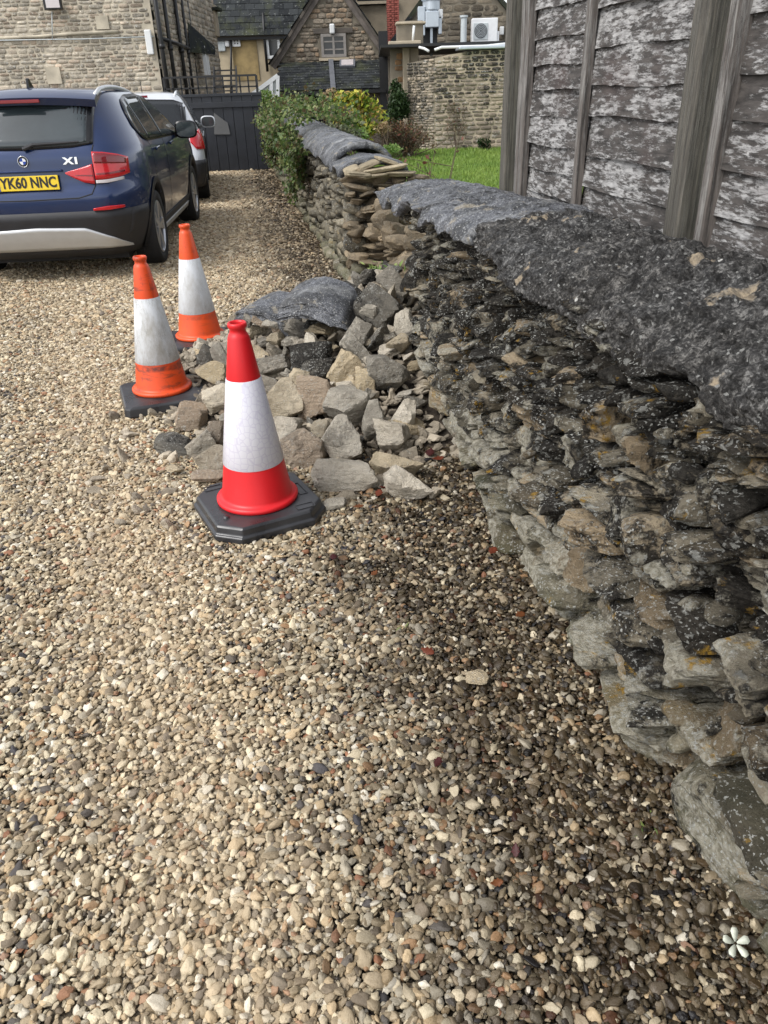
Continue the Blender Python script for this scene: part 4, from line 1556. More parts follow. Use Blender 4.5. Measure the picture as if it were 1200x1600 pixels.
def make_car(origin, heading, shape, cfg, label, group='cars parked on the drive'):
    car = empty('parked_car', origin, heading, label, 'car', group)
    zl = sorted(set([cfg['sill']] + list(np.arange(cfg['sill'], 1.02, 0.03)) + list(np.arange(1.02, cfg['top'] - 0.04, 0.03)) + [cfg['top'] - 0.04, cfg['top'] - 0.025, cfg['top'] - 0.012, cfg['top'] - 0.004, cfg['top']]))
    v, f = shape.body(zl)
    v, f = cut_arches(v, f, (cfg['wr'], cfg['wf']), cfg['rad'], cfg['rad'] + 0.055, shape.ip(shape.w_, 0.5))
    body = link('body', new_mesh('body', v, f, cfg['paint'], True), car)
    w5 = shape.ip(shape.w_, 0.5)
    # dark tubs inside the wheel openings, trimmed with cladding
    for y in (cfg['wr'], cfg['wf']):
        for sg in (-1, 1):
            r = cfg['rad'] + 0.065
            m = MB()
            pts = []
            for k in range(25):
                a = math.pi * (-0.12 + 1.24 * k / 24)
                pts.append((math.cos(a), math.sin(a)))
            vs, fs = [], []
            for (c, s_) in pts:
                x0 = sg * (shape.side_x(y + c * r, cfg['rad'] + s_ * r) + 0.010)
                for (rr, xx) in ((r + 0.045, x0), (r - 0.006, x0 + sg * 0.004), (r - 0.012, x0 - sg * 0.05), (r - 0.012, sg * (w5 - 0.42))):
                    z = cfg['rad'] + s_ * rr
                    vs.append((xx, y + c * rr, max(z, 0.16)))
            for i in range(24):
                for j in range(3):
                    fs.append((i * 4 + j, i * 4 + j + 1, i * 4 + 4 + j + 1, i * 4 + 4 + j))
            m.add(vs, fs).build('wheel_arch', M_CLAD, car, smooth=True)
            MB().box((sg * (w5 - 0.44), y, 0.5), (0.03, 2 * r, 0.6)).build('wheel_tub', M_TYRE, car)
            wheel(car, sg * (cfg['track']), y, cfg['rad'], sg)
    MB().box((0, shape.L / 2, cfg['sill'] - 0.02), (1.3, shape.L - 0.7, 0.10)).build('underbody', M_TYRE, car)
    E = 0.004
    R = lambda x, z: (x, shape.rear_y(x, z) - E, z)
    RX = lambda x, z: (x, shape.rear_y(x, z) - 2.2 * E, z)
    # bumper and side cladding
    ww = shape.ip(shape.w_, 0.4) - 0.002
    xs = np.sin(np.linspace(-math.pi / 2, math.pi / 2, 60)) * ww
    v, f = strip(R, xs, lambda x: cfg['sill'] - 0.005, lambda x: cfg['bumper_top'])
    patch('bumper', car, M_CLAD, v, f)
    if cfg.get('skid'):
        lo, hi = cfg['skid']
        v, f = strip(RX, np.linspace(-0.72, 0.72, 40), curve(lo), curve(hi))
        patch('skid_plate', car, M_ALU, v, f, 0.012)
    for sg in (-1, 1):
        Sd = lambda y, z: (sg * (shape.side_x(y, z) + E), y, z)
        S2 = lambda y, z: (sg * (shape.side_x(y, z) + 2.2 * E), y, z)
        yb = cfg['wr'] + cfg['rad'] + 0.09
        ye = cfg['wf'] - cfg['rad'] - 0.09
        v, f = strip(Sd, np.linspace(yb - 0.04, ye + 0.04, 20), lambda y: cfg['sill'] - 0.005, lambda y: cfg['sill'] + 0.15)
        patch('side_cladding', car, M_CLAD, v, f, flip=sg < 0)
        v, f = strip(S2, np.linspace(yb, ye, 20), lambda y: cfg['sill'] + 0.02, lambda y: cfg['sill'] + 0.075)
        patch('sill_trim', car, M_ALU, v, f, 0.014, flip=sg < 0)
        v, f = strip(Sd, np.linspace(0.17, cfg['wr'] - cfg['rad'] - 0.08, 8), lambda y: cfg['sill'] - 0.005, lambda y: cfg['bumper_top'])
        patch('side_cladding', car, M_CLAD, v, f, flip=sg < 0)
        # glasshouse: one dark band with the panes set on it
        lo, hi = curve(cfg['dlo_low']), curve(cfg['dlo_high'])
        y0, y1 = cfg['dlo_low'][0][0], cfg['dlo_low'][-1][0]
        v, f = strip(Sd, np.linspace(y0, y1, 40), lo, hi)
        patch('window_frame', car, M_BLACKGLOSS, v, f, flip=sg < 0)
        for (a, b) in cfg['panes']:
            v, f = strip(S2, np.linspace(a, b, 20), lambda y: lo(y) + 0.022, lambda y: max(hi(y) - 0.022, lo(y) + 0.023))
            patch('side_window', car, M_GLASS, v, f, flip=sg < 0)
        for (y, z0, z1) in cfg['door_lines']:
            v, f = strip(Sd, [y - 0.004, y + 0.004], lambda q: z0, lambda q: z1)
            patch('door_gap', car, M_BLACKGLOSS, v, f, 0.001, flip=sg < 0)
        for y in cfg['handles']:
            x = sg * (shape.side_x(y, cfg['hz']) + 0.022)
            MB().bar((x, y - 0.09, cfg['hz'] - 0.005), (x, y + 0.09, cfg['hz']), 0.022, 0.028).build('door_handle', cfg['paint'], car, bevel=0.008)
        # mirror
        my, mz = cfg['mirror']
        mx = sg * (shape.side_x(my, mz) + 0.13)
        mm = MB()
        ring = []
        for (yy, k) in ((-0.055, 1.0), (-0.05, 1.03), (0.02, 0.98), (0.075, 0.72), (0.10, 0.35)):
            ring.append([(mx + math.copysign(abs(math.cos(a)) ** 0.6, math.cos(a)) * 0.118 * k, my + yy, mz + 0.06 + math.copysign(abs(math.sin(a)) ** 0.6, math.sin(a)) * 0.088 * k) for a in np.linspace(0, 2 * math.pi, 24, endpoint=False)])
        vs = [p for r_ in ring for p in r_]
        fs = [(i * 24 + k, i * 24 + (k + 1) % 24, (i + 1) * 24 + (k + 1) % 24, (i + 1) * 24 + k) for i in range(4) for k in range(24)] + [tuple(range(24))[::-1], tuple(96 + k for k in range(24))]
        mm.add(vs, fs)
        mm.bar((mx - sg * 0.20, my + 0.03, mz + 0.0), (mx - sg * 0.04, my + 0.03, mz + 0.02), 0.05, 0.05)
        mir = mm.build('wing_mirror', cfg['mirror_mat'], car, smooth=True)
        vs = [(mx + math.copysign(abs(math.cos(a)) ** 0.6, math.cos(a)) * 0.104, my - 0.0575, mz + 0.06 + math.copysign(abs(math.sin(a)) ** 0.6, math.sin(a)) * 0.075) for a in np.linspace(0, 2 * math.pi, 24, endpoint=False)]
        MB().add(vs, [tuple(range(24))]).build('mirror_glass', M_GLASS if sg > 0 else M_GLASS, mir)
        # roof rail
        ra, rb = cfg['rail']
        pts = []
        for k in range(15):
            y = ra + (rb - ra) * k / 14
            lift = math.sin(math.pi * min(1, max(0, k / 14)) ) ** 0.35
            pts.append((sg * (cfg['rail_x'] - 0.02 * (1 - lift)), y, cfg['rail_z'] - 0.045 + 0.07 * lift - cfg.get('rail_drop', 0.0) * (k / 14) ** 2))
        MB().tube(pts, 0.019, 8).build('roof_rail', cfg.get('rail_mat', M_ALU), car, smooth=True)
    # tailgate
    lo, hi = curve(cfg['rw_low']), curve(cfg['rw_high'])
    xr = cfg['rw_low'][-1][0]
    v, f = strip(R, np.linspace(-xr, xr, 40), lo, hi)
    patch('rear_window_frame', car, M_BLACKGLOSS, v, f)
    v, f = strip(RX, np.linspace(-xr + 0.05, xr - 0.05, 40), lambda x: lo(x) + 0.02, lambda x: hi(x) - 0.02)
    patch('rear_window', car, cfg['rear_glass'], v, f, 0.003)
    for nm, mat, lo_, hi_ in cfg['lamps']:
        for sg in (-1, 1):
            fl = [(sg * x, z) for x, z in lo_]
            fh = [(sg * x, z) for x, z in hi_]
            if sg < 0:
                fl, fh = fl[::-1], fh[::-1]
            lo2, hi2 = curve(fl), curve(fh)
            a, b = fl[0][0], fl[-1][0]
            v, f = strip(RX, np.linspace(a, b, 16), lo2, hi2)
            patch(nm, car, mat, v, f, 0.012 if nm != 'lamp_band' else 0.0135)
    for nm, mat, lo_, hi_ in cfg.get('side_lamps', []):
        for sg in (-1, 1):
            S3 = lambda y, z: (sg * (shape.side_x(y, z) + 2.2 * E), y, z)
            v, f = strip(S3, np.linspace(lo_[0][0], lo_[-1][0], 12), curve(lo_), curve(hi_))
            patch(nm, car, mat, v, f, 0.012, flip=sg < 0)
    # tailgate shut line
    for seg in cfg['gate_lines']:
        pts = [(x, shape.rear_y(x, z) - 0.001, z) for x, z in seg]
        MB().tube(pts, 0.005, 6).build('tailgate_gap', M_TYRE, car)
        if any(abs(x) > 0.05 for x, z in seg):
            MB().tube([(-x, y, z) for x, y, z in pts], 0.005, 6).build('tailgate_gap', M_TYRE, car)
    return car, body


# the blue car: a compact estate seen from behind, on the right
ZS = [0.20, 0.30, 0.42, 0.55, 0.62, 0.70, 0.82, 0.92, 0.99, 1.04, 1.10, 1.20, 1.32, 1.40, 1.46, 1.50, 1.525, 1.535]
_zm = [(0.20, 0.20), (0.30, 0.37), (0.55, 0.645), (0.72, 0.83), (0.90, 1.0), (1.01, 1.08), (1.41, 1.44), (1.535, 1.52), (1.7, 1.685)]


def lift(q):
    if isinstance(q, (int, float)):
        return float(np.interp(q, [a for a, b in _zm], [b for a, b in _zm]))
    return [(a, lift(b)) for a, b in q]


ZS = [lift(z) for z in ZS]
blue_shape = CarShape(4.45, ZS,
                      [0.16, 0.06, 0.015, 0.0, 0.0, 0.045, 0.055, 0.06, 0.075, 0.10, 0.145, 0.215, 0.30, 0.345, 0.37, 0.43, 0.55, 0.80],
                      [4.28, 4.40, 4.45, 4.45, 4.44, 4.42, 4.32, 4.10, 3.65, 3.25, 3.06, 2.84, 2.58, 2.38, 2.22, 2.05, 1.85, 1.55],
                      [0.80, 0.86, 0.885, 0.895, 0.899, 0.899, 0.895, 0.885, 0.87, 0.845, 0.82, 0.775, 0.715, 0.675, 0.64, 0.59, 0.50, 0.32], rx=0.34, ry=0.62, crown=0.05)
BLUE = dict(sill=0.22, top=1.52, bumper_top=0.60, wr=0.86, wf=3.62, rad=0.335, track=0.775, paint=M_BLUE, mirror_mat=M_BLACKGLOSS,
            skid=([(-0.72, 0.245), (-0.62, 0.25), (0.62, 0.25), (0.72, 0.245)], [(-0.72, 0.255), (-0.62, 0.30), (-0.4, 0.385), (0, 0.40), (0.4, 0.385), (0.62, 0.30), (0.72, 0.255)]),
            dlo_low=[(0.72, 1.14), (0.80, 1.04), (0.95, 1.005), (1.6, 0.985), (2.6, 0.965), (3.0, 0.96)], dlo_high=[(0.72, 1.17), (0.80, 1.30), (0.92, 1.385), (1.2, 1.43), (1.7, 1.44), (2.1, 1.40), (2.5, 1.24), (3.0, 0.965)],
            panes=[(0.76, 1.02), (1.09, 1.72), (1.80, 2.86)], door_lines=[(1.76, 0.40, 0.99), (0.99, 0.62, 1.0)], handles=(1.22, 2.12), hz=1.0, mirror=(2.68, 0.98),
            rail=(0.46, 2.3), rail_x=0.605, rail_z=1.515, rail_drop=0.09,
            rw_low=[(-0.57, 1.04), (-0.4, 1.015), (0, 1.005), (0.4, 1.015), (0.57, 1.04)], rw_high=[(-0.57, 1.375), (-0.45, 1.41), (0, 1.43), (0.45, 1.41), (0.57, 1.375)], rear_glass=M_GLASS,
            lamps=[('tail_lamp', M_TAIL, [(0.32, 0.785), (0.38, 0.75), (0.46, 0.71), (0.545, 0.695)], [(0.32, 0.795), (0.40, 0.815), (0.48, 0.835), (0.545, 0.855)]),
                   ('tail_lamp', M_TAIL, [(0.555, 0.725), (0.64, 0.727), (0.74, 0.74), (0.80, 0.76)], [(0.555, 0.965), (0.64, 0.955), (0.74, 0.925), (0.80, 0.89)]),
                   ('lamp_band', M_TAILDARK, [(0.565, 0.86), (0.64, 0.855), (0.74, 0.845), (0.785, 0.84)], [(0.565, 0.955), (0.64, 0.945), (0.74, 0.915), (0.785, 0.885)]),
                   ('lamp_band', M_TAILDARK, [(0.40, 0.765), (0.54, 0.755)], [(0.40, 0.772), (0.54, 0.768)]),
                   ('lamp_band', M_TAILDARK, [(0.565, 0.765), (0.66, 0.765), (0.77, 0.775)], [(0.565, 0.780), (0.66, 0.782), (0.77, 0.792)]),
                   ('reverse_lamp', M_CLEAR, [(0.555, 0.70), (0.64, 0.70), (0.76, 0.715)], [(0.555, 0.722), (0.64, 0.724), (0.76, 0.738)]),
                   ('rear_reflector', M_TAIL, [(0.50, 0.512), (0.62, 0.512), (0.74, 0.520)], [(0.50, 0.527), (0.62, 0.54), (0.74, 0.538)])],
            gate_lines=[[(0.0, 0.60), (0.4, 0.605), (0.51, 0.63), (0.55, 0.70), (0.553, 0.96), (0.57, 1.03)]])
for _k in ('dlo_low', 'dlo_high', 'rw_low', 'rw_high'):
    BLUE[_k] = lift(BLUE[_k])
BLUE['skid'] = tuple(lift(q) for q in BLUE['skid'])
BLUE['lamps'] = [(a, b, lift(c), lift(d)) for a, b, c, d in BLUE['lamps']]
BLUE['gate_lines'] = [lift(q) for q in BLUE['gate_lines']]
BLUE['door_lines'] = [(y, a, lift(b)) for y, a, b in BLUE['door_lines']]
BLUE['mirror'] = (2.68, 1.035)
BLUE['rail_z'] = 1.505
HB = math.radians(4.6)
_c = np.array([-2.06, 7.85]) - np.array([0.885 * math.cos(HB) - BLUE['wr'] * math.sin(HB), 0.885 * math.sin(HB) + BLUE['wr'] * math.cos(HB)])
blue_car, blue_body = make_car((_c[0], _c[1], 0), HB, blue_shape, BLUE, 'dark blue compact estate car with yellow rear plate nearest the cones')


def on_rear(shape, x, z, off=0.012):
    y = shape.rear_y(x, z)
    y2 = shape.rear_y(x, z + 0.02)
    return (x, y - off, z), math.pi / 2 - math.atan2(y2 - y, 0.02)


# number plate with its recess, emblem and lettering
pc, pr = on_rear(blue_shape, 0, 0.835, 0.030)
gar = MB().box((0, blue_shape.rear_y(0, 0.91) - 0.006, 0.918), (0.60, 0.03, 0.020)).build('tailgate_grip', M_BLUE, blue_car, bevel=0.006)
plate = MB().box((0, 0, 0), (0.52, 0.012, 0.111)).build('number_plate', M_YELLOW, blue_car, bevel=0.003, loc=(0, pc[1], 0.832), rot=(math.radians(-6), 0, 0))
MB().box((-0.238, -0.0062, 0), (0.044, 0.003, 0.109)).build('country_band', M_PLATEBLUE, plate)
text_part('plate_lettering', 'YK60 NNC', 0.112, M_BLACKTEXT, plate, (0.018, -0.0075, 0.0), (math.pi / 2, 0, 0), 0.0006, 0.84, bold=0.0034)
ec, er = on_rear(blue_shape, 0, 0.995, 0.006)
emb = MB().lathe([(0.0, 0.006), (0.035, 0.006), (0.041, 0.004), (0.042, 0.0)], 32).build('emblem', M_BLACKGLOSS, blue_car, loc=ec, rot=(er, 0, 0))
MB().lathe([(0.0385, 0.0062), (0.040, 0.008), (0.0425, 0.006), (0.0425, 0.0)], 32).build('emblem_rim', M_CHROME, emb, smooth=True)
for k in range(4):
    pts = [(0, 0, 0.0072)] + [(0.025 * math.cos(a), 0.025 * math.sin(a), 0.0072) for a in np.linspace(k * math.pi / 2, (k + 1) * math.pi / 2, 8)]
    MB().prism(pts, (0, 0, 0), (0, 0, 0.001)).build('emblem_quadrant', M_PLATEBLUE if k % 2 else M_WHITE, emb)
bc, br = on_rear(blue_shape, 0.385, 0.985, 0.006)
text_part('model_lettering', 'X1', 0.070, M_CHROME, blue_car, bc, (br, 0, 0.04), 0.004, 1.5, bold=0.003)
# spoiler with brake lamp, wiper, aerial fin
sv_, sf_ = [], []
xs = np.linspace(-0.60, 0.60, 25)
for x in xs:
    k = (x / 0.60) ** 2
    sv_ += [(x, 0.235 + 0.10 * k, 1.455 - 0.030 * k), (x, 0.26 + 0.10 * k, 1.40 - 0.03 * k), (x, 0.40, 1.425 - 0.03 * k), (x, 0.66, 1.528 - 0.05 * k), (x, 0.36 + 0.06 * k, 1.505 - 0.045 * k)]
for i in range(24):
    for j in range(5):
        a, b = i * 5, i * 5 + 5
        sf_.append((a + j, a + (j + 1) % 5, b + (j + 1) % 5, b + j))
sf_ += [(4, 3, 2, 1, 0), tuple(120 + q for q in range(5))]
sp = MB().add(sv_, sf_).build('roof_spoiler', M_BLUE, blue_car, smooth=False)
auto_smooth(sp, 50)
MB().box((0, 0.241, 1.428), (0.36, 0.014, 0.026)).build('high_brake_lamp', M_TAILDARK, blue_car, bevel=0.004, rot=None)
MB().tube([(0.02, blue_shape.rear_y(0, 1.09) - 0.035, 1.085), (0.10, blue_shape.rear_y(0.1, 1.115) - 0.04, 1.115), (0.46, blue_shape.rear_y(0.46, 1.125) - 0.022, 1.125)], [0.018, 0.014, 0.007], 8).build('rear_wiper', M_CLAD, blue_car)
MB().prism([(-0.012, 0.62, 1.525), (-0.012, 0.78, 1.525), (-0.008, 0.665, 1.60), (-0.008, 0.635, 1.60)], (0, 0, 0), (0.02, 0, 0)).build('aerial_fin', M_BLACKGLOSS, blue_car, bevel=0.004)

# the silver-white car in front of it
ZS2 = [0.22, 0.32, 0.45, 0.58, 0.70, 0.82, 0.92, 1.00, 1.06, 1.14, 1.26, 1.38, 1.46, 1.52, 1.56, 1.585, 1.60]
ZS2 = [z * 0.925 for z in ZS2]
white_shape = CarShape(4.55, ZS2,
                       [0.14, 0.05, 0.01, 0.0, 0.02, 0.06, 0.09, 0.115, 0.14, 0.18, 0.25, 0.33, 0.385, 0.44, 0.50, 0.62, 0.85],
                       [4.35, 4.48, 4.55, 4.55, 4.52, 4.45, 4.3, 3.95, 3.45, 3.15, 2.86, 2.6, 2.42, 2.25, 2.1, 1.9, 1.6],
                       [0.80, 0.86, 0.89, 0.90, 0.90, 0.895, 0.885, 0.87, 0.85, 0.82, 0.77, 0.72, 0.68, 0.64, 0.59, 0.50, 0.34], rx=0.15, ry=0.26)
WHITE = dict(sill=0.24, top=1.60, bumper_top=0.60, wr=0.88, wf=3.58, rad=0.35, track=0.78, paint=M_SILVER, mirror_mat=M_SILVER,
             dlo_low=[(0.62, 1.16), (0.75, 1.07), (1.0, 1.04), (1.7, 1.02), (2.6, 1.0), (3.1, 0.99)], dlo_high=[(0.62, 1.20), (0.75, 1.36), (0.95, 1.45), (1.3, 1.48), (1.8, 1.48), (2.2, 1.43), (2.6, 1.28), (3.1, 0.995)],
             panes=[(0.66, 1.0), (1.06, 1.76), (1.84, 2.95)], door_lines=[(1.80, 0.42, 1.02), (1.02, 0.62, 1.04)], handles=(1.25, 2.15), hz=0.88, mirror=(2.75, 1.02),
             rail=(0.55, 2.2), rail_x=0.60, rail_z=1.58, rail_mat=M_SILVER, rail_drop=0.08,
             rw_low=[(-0.70, 1.08), (-0.5, 1.05), (0, 1.04), (0.5, 1.05), (0.70, 1.08)], rw_high=[(-0.70, 1.42), (-0.55, 1.48), (0, 1.50), (0.55, 1.48), (0.70, 1.42)], rear_glass=M_DARKGLASS,
             lamps=[('tail_lamp', M_TAIL, [(0.72, 0.90), (0.80, 0.80), (0.885, 0.79)], [(0.72, 1.03), (0.80, 1.06), (0.885, 1.0)])],
             side_lamps=[('tail_lamp', M_TAIL, [(0.26, 0.79), (0.34, 0.80), (0.44, 0.86), (0.50, 0.93)], [(0.26, 1.05), (0.34, 1.07), (0.44, 1.06), (0.50, 0.96)])],
             gate_lines=[[(0.0, 0.66), (0.5, 0.66), (0.66, 0.72), (0.70, 0.90), (0.71, 1.07)]])
def low(q):
    if isinstance(q, (int, float)):
        return q * 0.925
    return [(a, b * 0.925) for a, b in q]


for _k in ('dlo_low', 'dlo_high', 'rw_low', 'rw_high'):
    WHITE[_k] = low(WHITE[_k])
WHITE['lamps'] = [(a, b, low(c), low(d)) for a, b, c, d in WHITE['lamps']]
WHITE['side_lamps'] = [(a, b, low(c), low(d)) for a, b, c, d in WHITE['side_lamps']]
WHITE['gate_lines'] = [low(q) for q in WHITE['gate_lines']]
WHITE['top'], WHITE['rail_z'], WHITE['mirror'] = 1.48, 1.462, (2.75, 0.95)
HW = math.radians(10.5)
_c = np.array([-2.56, 12.95]) - np.array([0.89 * math.cos(HW) - WHITE['wr'] * math.sin(HW), 0.89 * math.sin(HW) + WHITE['wr'] * math.cos(HW)])
white_car, _b = make_car((_c[0], _c[1], 0), HW, white_shape, WHITE, 'silver-white sport utility car with dark rear glass by the black gate')
MB().box((0, 0.40, 1.42), (0.42, 0.02, 0.03)).build('high_brake_lamp', M_TAILDARK, white_car, bevel=0.004)
MB().tube([(0.12, 0.75, 1.46), (0.12, 0.70, 1.62)], 0.006, 6).build('aerial', M_BLACKGLOSS, white_car)

# ------------------------------------------------------------------ masonry for buildings and garden walls
def inside(poly, u, v):
    c = False
    n = len(poly)
    for i in range(n):
        (x1, y1), (x2, y2) = poly[i], poly[(i + 1) % n]
        if (y1 > v) != (y2 > v) and u < (x2 - x1) * (v - y1) / (y2 - y1) + x1:
            c = not c
    return c


def masonry(parent, base, uvec, poly, mortar, mat, mat_a, course=(0.08, 0.14), length=(0.18, 0.45), gap=0.012, proud=0.02, holes=(), limit=300, seed=1, thick=0.25, see=None, regular=False, flush=False):
    """A stone face in the plane through base spanned by uvec and z; poly and holes are in (u, z). Each stone is a block proud of the mortar."""
    g = np.random.default_rng(seed)
    uvec = np.asarray(uvec, float)
    out = np.array([uvec[1], -uvec[0], 0])          # towards the viewer
    base = np.asarray(base, float)
    loc = np.array(parent.location)
    W = lambda u, v, o=0.0: base + uvec * u + out * o + np.array([0, 0, v]) - loc
    MB().prism([W(u, v) for u, v in poly], -out * thick, out * 0.0).build('mortar', mortar, parent)
    us, vs = [q[0] for q in poly], [q[1] for q in poly]
    ang = math.atan2(uvec[1], uvec[0])
    stones = []
    v = min(vs)
    while v < max(vs):
        h = g.uniform(*course)
        u = min(us) - g.uniform(0, length[1]) if not flush else min(us) + 0.004
        while u < max(us):
            L = g.uniform(*length) if not regular else length[0]
            cu, cv = u + L / 2, v + h / 2 + g.normal(0, 0.006)
            ok = inside(poly, cu - L * 0.4, cv) and (flush or inside(poly, cu + L * 0.4, cv)) and inside(poly, cu, cv) and inside(poly, cu, cv + h * 0.3)
            if ok and not any(a < cu + L * 0.35 and cu - L * 0.35 < b and c < cv + h * 0.35 and cv - h * 0.35 < d for a, b, c, d in holes):
                p_ = proud * g.uniform(0.4, 1.5)
                stones.append((W(cu, cv, p_ - 0.04), ((L - gap) / 2, 0.04, (h - gap) / 2), (g.normal(0, 0.03), g.normal(0, 0.02), ang + g.normal(0, 0.02)), cu, cv))
            u += L
        v += h
    lead = sorted(stones, key=(lambda q: see(q[3], q[4])) if see else (lambda q: 0))
    pool = Block.get(mat)
    emit([q[:3] for q in lead], pool, parent, 'stone', 'stonework', limit, rest_mat=mat_a)


class Block(Pool):
    """Low, squarish stones for walls seen from afar."""
    cache = {}

    def __init__(self, mat):
        self.shapes, self.meshes = [], []
        for i in range(14):
            g = np.random.default_rng(500 + i)
            v, f = [], []
            gx = [-1, -0.82, 0.82, 1]
            for a, z in ((0.0, -1.0), (1.0, -1.0)):
                pass
            ring0 = [(-1, -1), (-0.3, -1), (0.4, -1), (1, -1), (1, 0), (1, 1), (0.3, 1), (-0.4, 1), (-1, 1), (-1, 0)]
            for (y, k) in ((1.0, 0.97), (-0.45, 1.0), (-0.85, 0.93), (-1.0, 0.72)):
                for (x, z) in ring0:
                    cr = 0.86 if abs(x) == 1 and abs(z) == 1 else 1.0
                    v.append((x * k * cr + g.normal(0, 0.04), y + g.normal(0, 0.04), z * k * cr + g.normal(0, 0.07)))
            for i_ in range(3):
                for k in range(10):
                    f.append((i_ * 10 + k, i_ * 10 + (k + 1) % 10, (i_ + 1) * 10 + (k + 1) % 10))
                    f.append((i_ * 10 + k, (i_ + 1) * 10 + (k + 1) % 10, (i_ + 1) * 10 + k))
            v.append((g.normal(0, 0.1), -1.03, g.normal(0, 0.1)))
            for k in range(10):
                f.append((30 + k, 30 + (k + 1) % 10, 40))
            self.shapes.append((np.array(v), np.array(f)))
        self.meshes = [new_mesh('stone', v, f, mat, False) for v, f in self.shapes]
        self.name, self.mat, self.n = 'stone', mat, 14

    @classmethod
    def get(cls, mat):
        if mat.name not in cls.cache:
            cls.cache[mat.name] = cls(mat)
        return cls.cache[mat.name]


def pair(name, a, b, **kw):
    return stone_mat(name, a, b, **kw), stone_mat(name + '_small', a, b, attr=True, **kw)


BK = dict(bump=0.35, scale=0.35, contrast=0.38)
M_HOUSE, M_HOUSE_A = pair('house_stone', (0.54, 0.48, 0.385), (0.42, 0.375, 0.305), crust=0.4, white=0.8, warm=(0.46, 0.36, 0.27), crust_z=(-3, 9), **BK)
M_GARDEN, M_GARDEN_A = pair('garden_wall_stone', (0.36, 0.30, 0.225), (0.24, 0.20, 0.16), crust=0.9, white=0.6, crust_z=(0.2, 2.4), **BK)
M_GABLE, M_GABLE_A = pair('gable_stone', (0.42, 0.35, 0.265), (0.27, 0.225, 0.175), crust=0.6, white=0.3, warm=(0.36, 0.25, 0.16), crust_z=(-2, 8), **BK)
M_RGABLE, M_RGABLE_A = pair('rear_gable_stone', (0.27, 0.225, 0.165), (0.18, 0.155, 0.12), crust=0.6, white=0.2, crust_z=(-3, 9), **BK)
M_MORTAR = plain('lime_mortar', (0.38, 0.32, 0.235), 0.9, 0.3, 3, bump=0.4)
M_MORTAR_P = plain('pale_mortar', (0.46, 0.41, 0.32), 0.9, 0.3, 3, bump=0.4)
M_MORTAR_D = plain('grey_mortar', (0.19, 0.165, 0.125), 0.9, 0.3, 3, bump=0.4)
M_RENDER = plain('ochre_render', (0.42, 0.35, 0.24), 0.9, 0.35, 0.8, bump=0.3)
M_PIPE = plain('black_iron', (0.012, 0.012, 0.013), 0.45, 0.2)
M_TIMBER = plain('old_timber', (0.10, 0.085, 0.07), 0.8, 0.4, 3)
M_BARGE = plain('weathered_bargeboard', (0.13, 0.11, 0.095), 0.8, 0.5, 2.5)
M_BLACKWOOD = plain('black_stained_board', (0.010, 0.012, 0.017), 0.55, 0.35, 6, bump=0.3)
M_LEAD = plain('lead_flashing', (0.12, 0.125, 0.14), 0.5, 0.2)
M_GALV = plain('galvanised_steel', (0.52, 0.57, 0.62), 0.35, 0.12, 3, metal=0.5)
M_PVC = plain('white_plastic', (0.72, 0.73, 0.73), 0.4, 0.05)
M_GREYPVC = plain('grey_plastic_pipe', (0.50, 0.54, 0.55), 0.45, 0.1)
M_PANE = plain('window_pane', (0.020, 0.024, 0.030), 0.06, 0.2, 2, spec=0.6)
M_DARKROOM = plain('dark_interior', (0.006, 0.006, 0.006), 0.9, 0.1)
M_BRICK = plain('red_brick', (0.30, 0.085, 0.065), 0.85, 0.35, 4, bump=0.3)
M_IRONST, M_IRONST_A = pair('ironstone', (0.30, 0.18, 0.095), (0.22, 0.14, 0.08), crust=0.4, crust_z=(-2, 8), **BK)
M_ASHLAR = plain('dressed_stone', (0.40, 0.34, 0.25), 0.85, 0.25, 2.5, bump=0.3)
t = NT('roof_slate')
p = t.pos()
r = t.rnd()
c = t.mix(r, (0.016, 0.018, 0.020), (0.042, 0.046, 0.048))
c = t.mix(t.range(t.noise(p, 1.3, 6, 0.7), 0.48, 0.68, 0, 0.6), c, (0.075, 0.082, 0.035))
c = t.mix(t.range(t.noise(p, 14, 4, 0.6), 0.63, 0.70, 0, 0.7), c, (0.36, 0.37, 0.35))
M_SLATE = t.done(c, 0.9, t.bump(t.noise(p, 20, 4), 0.3, 0.01), Specular_IOR_Level=0.15)


def slate_roof(parent, a, b, up, courses, per, name='slate', thick=0.02):
    """Slates from eave a-b up the slope vector; every slate its own piece, lapped over the one below."""
    a, b, up = (np.asarray(q, float) for q in (a, b, up))
    loc = np.array(parent.location)
    u = b - a
    L = np.linalg.norm(u)
    u /= L
    H_ = np.linalg.norm(up)
    n = np.cross(u, up / H_)
    if n[2] < 0:
        n = -n
    MB().prism([a - loc, b - loc, b + up - loc, a + up - loc], -n * 0.10, -n * 0.015).build('roof_deck', M_TIMBER, parent)
    w, h = L / per, H_ / courses
    m = MB().box((0, 0, 0), (w * 0.97, h * 1.35, thick))
    me = new_mesh(name, m.v, m.f, M_SLATE)
    v = np.cross(n, u)
    if v @ up < 0:
        v = -v
    g = np.random.default_rng(per)
    cnt = 0
    for i in range(courses):
        for j in range(per):
            c = a + u * (w * (j + 0.5 + (0.25 if i % 2 else -0.25))) + up * ((i + 0.6) / courses) + n * (0.012 + g.uniform(0, 0.008))
            tl = -0.055 + g.normal(0, 0.008)
            vv = v * math.cos(tl) + n * math.sin(tl)
            nn = np.cross(u, vv)
            o = link(name, me, parent, c - loc, Matrix(np.stack([u, vv, nn], 1).tolist()).to_euler())
            cnt += 1


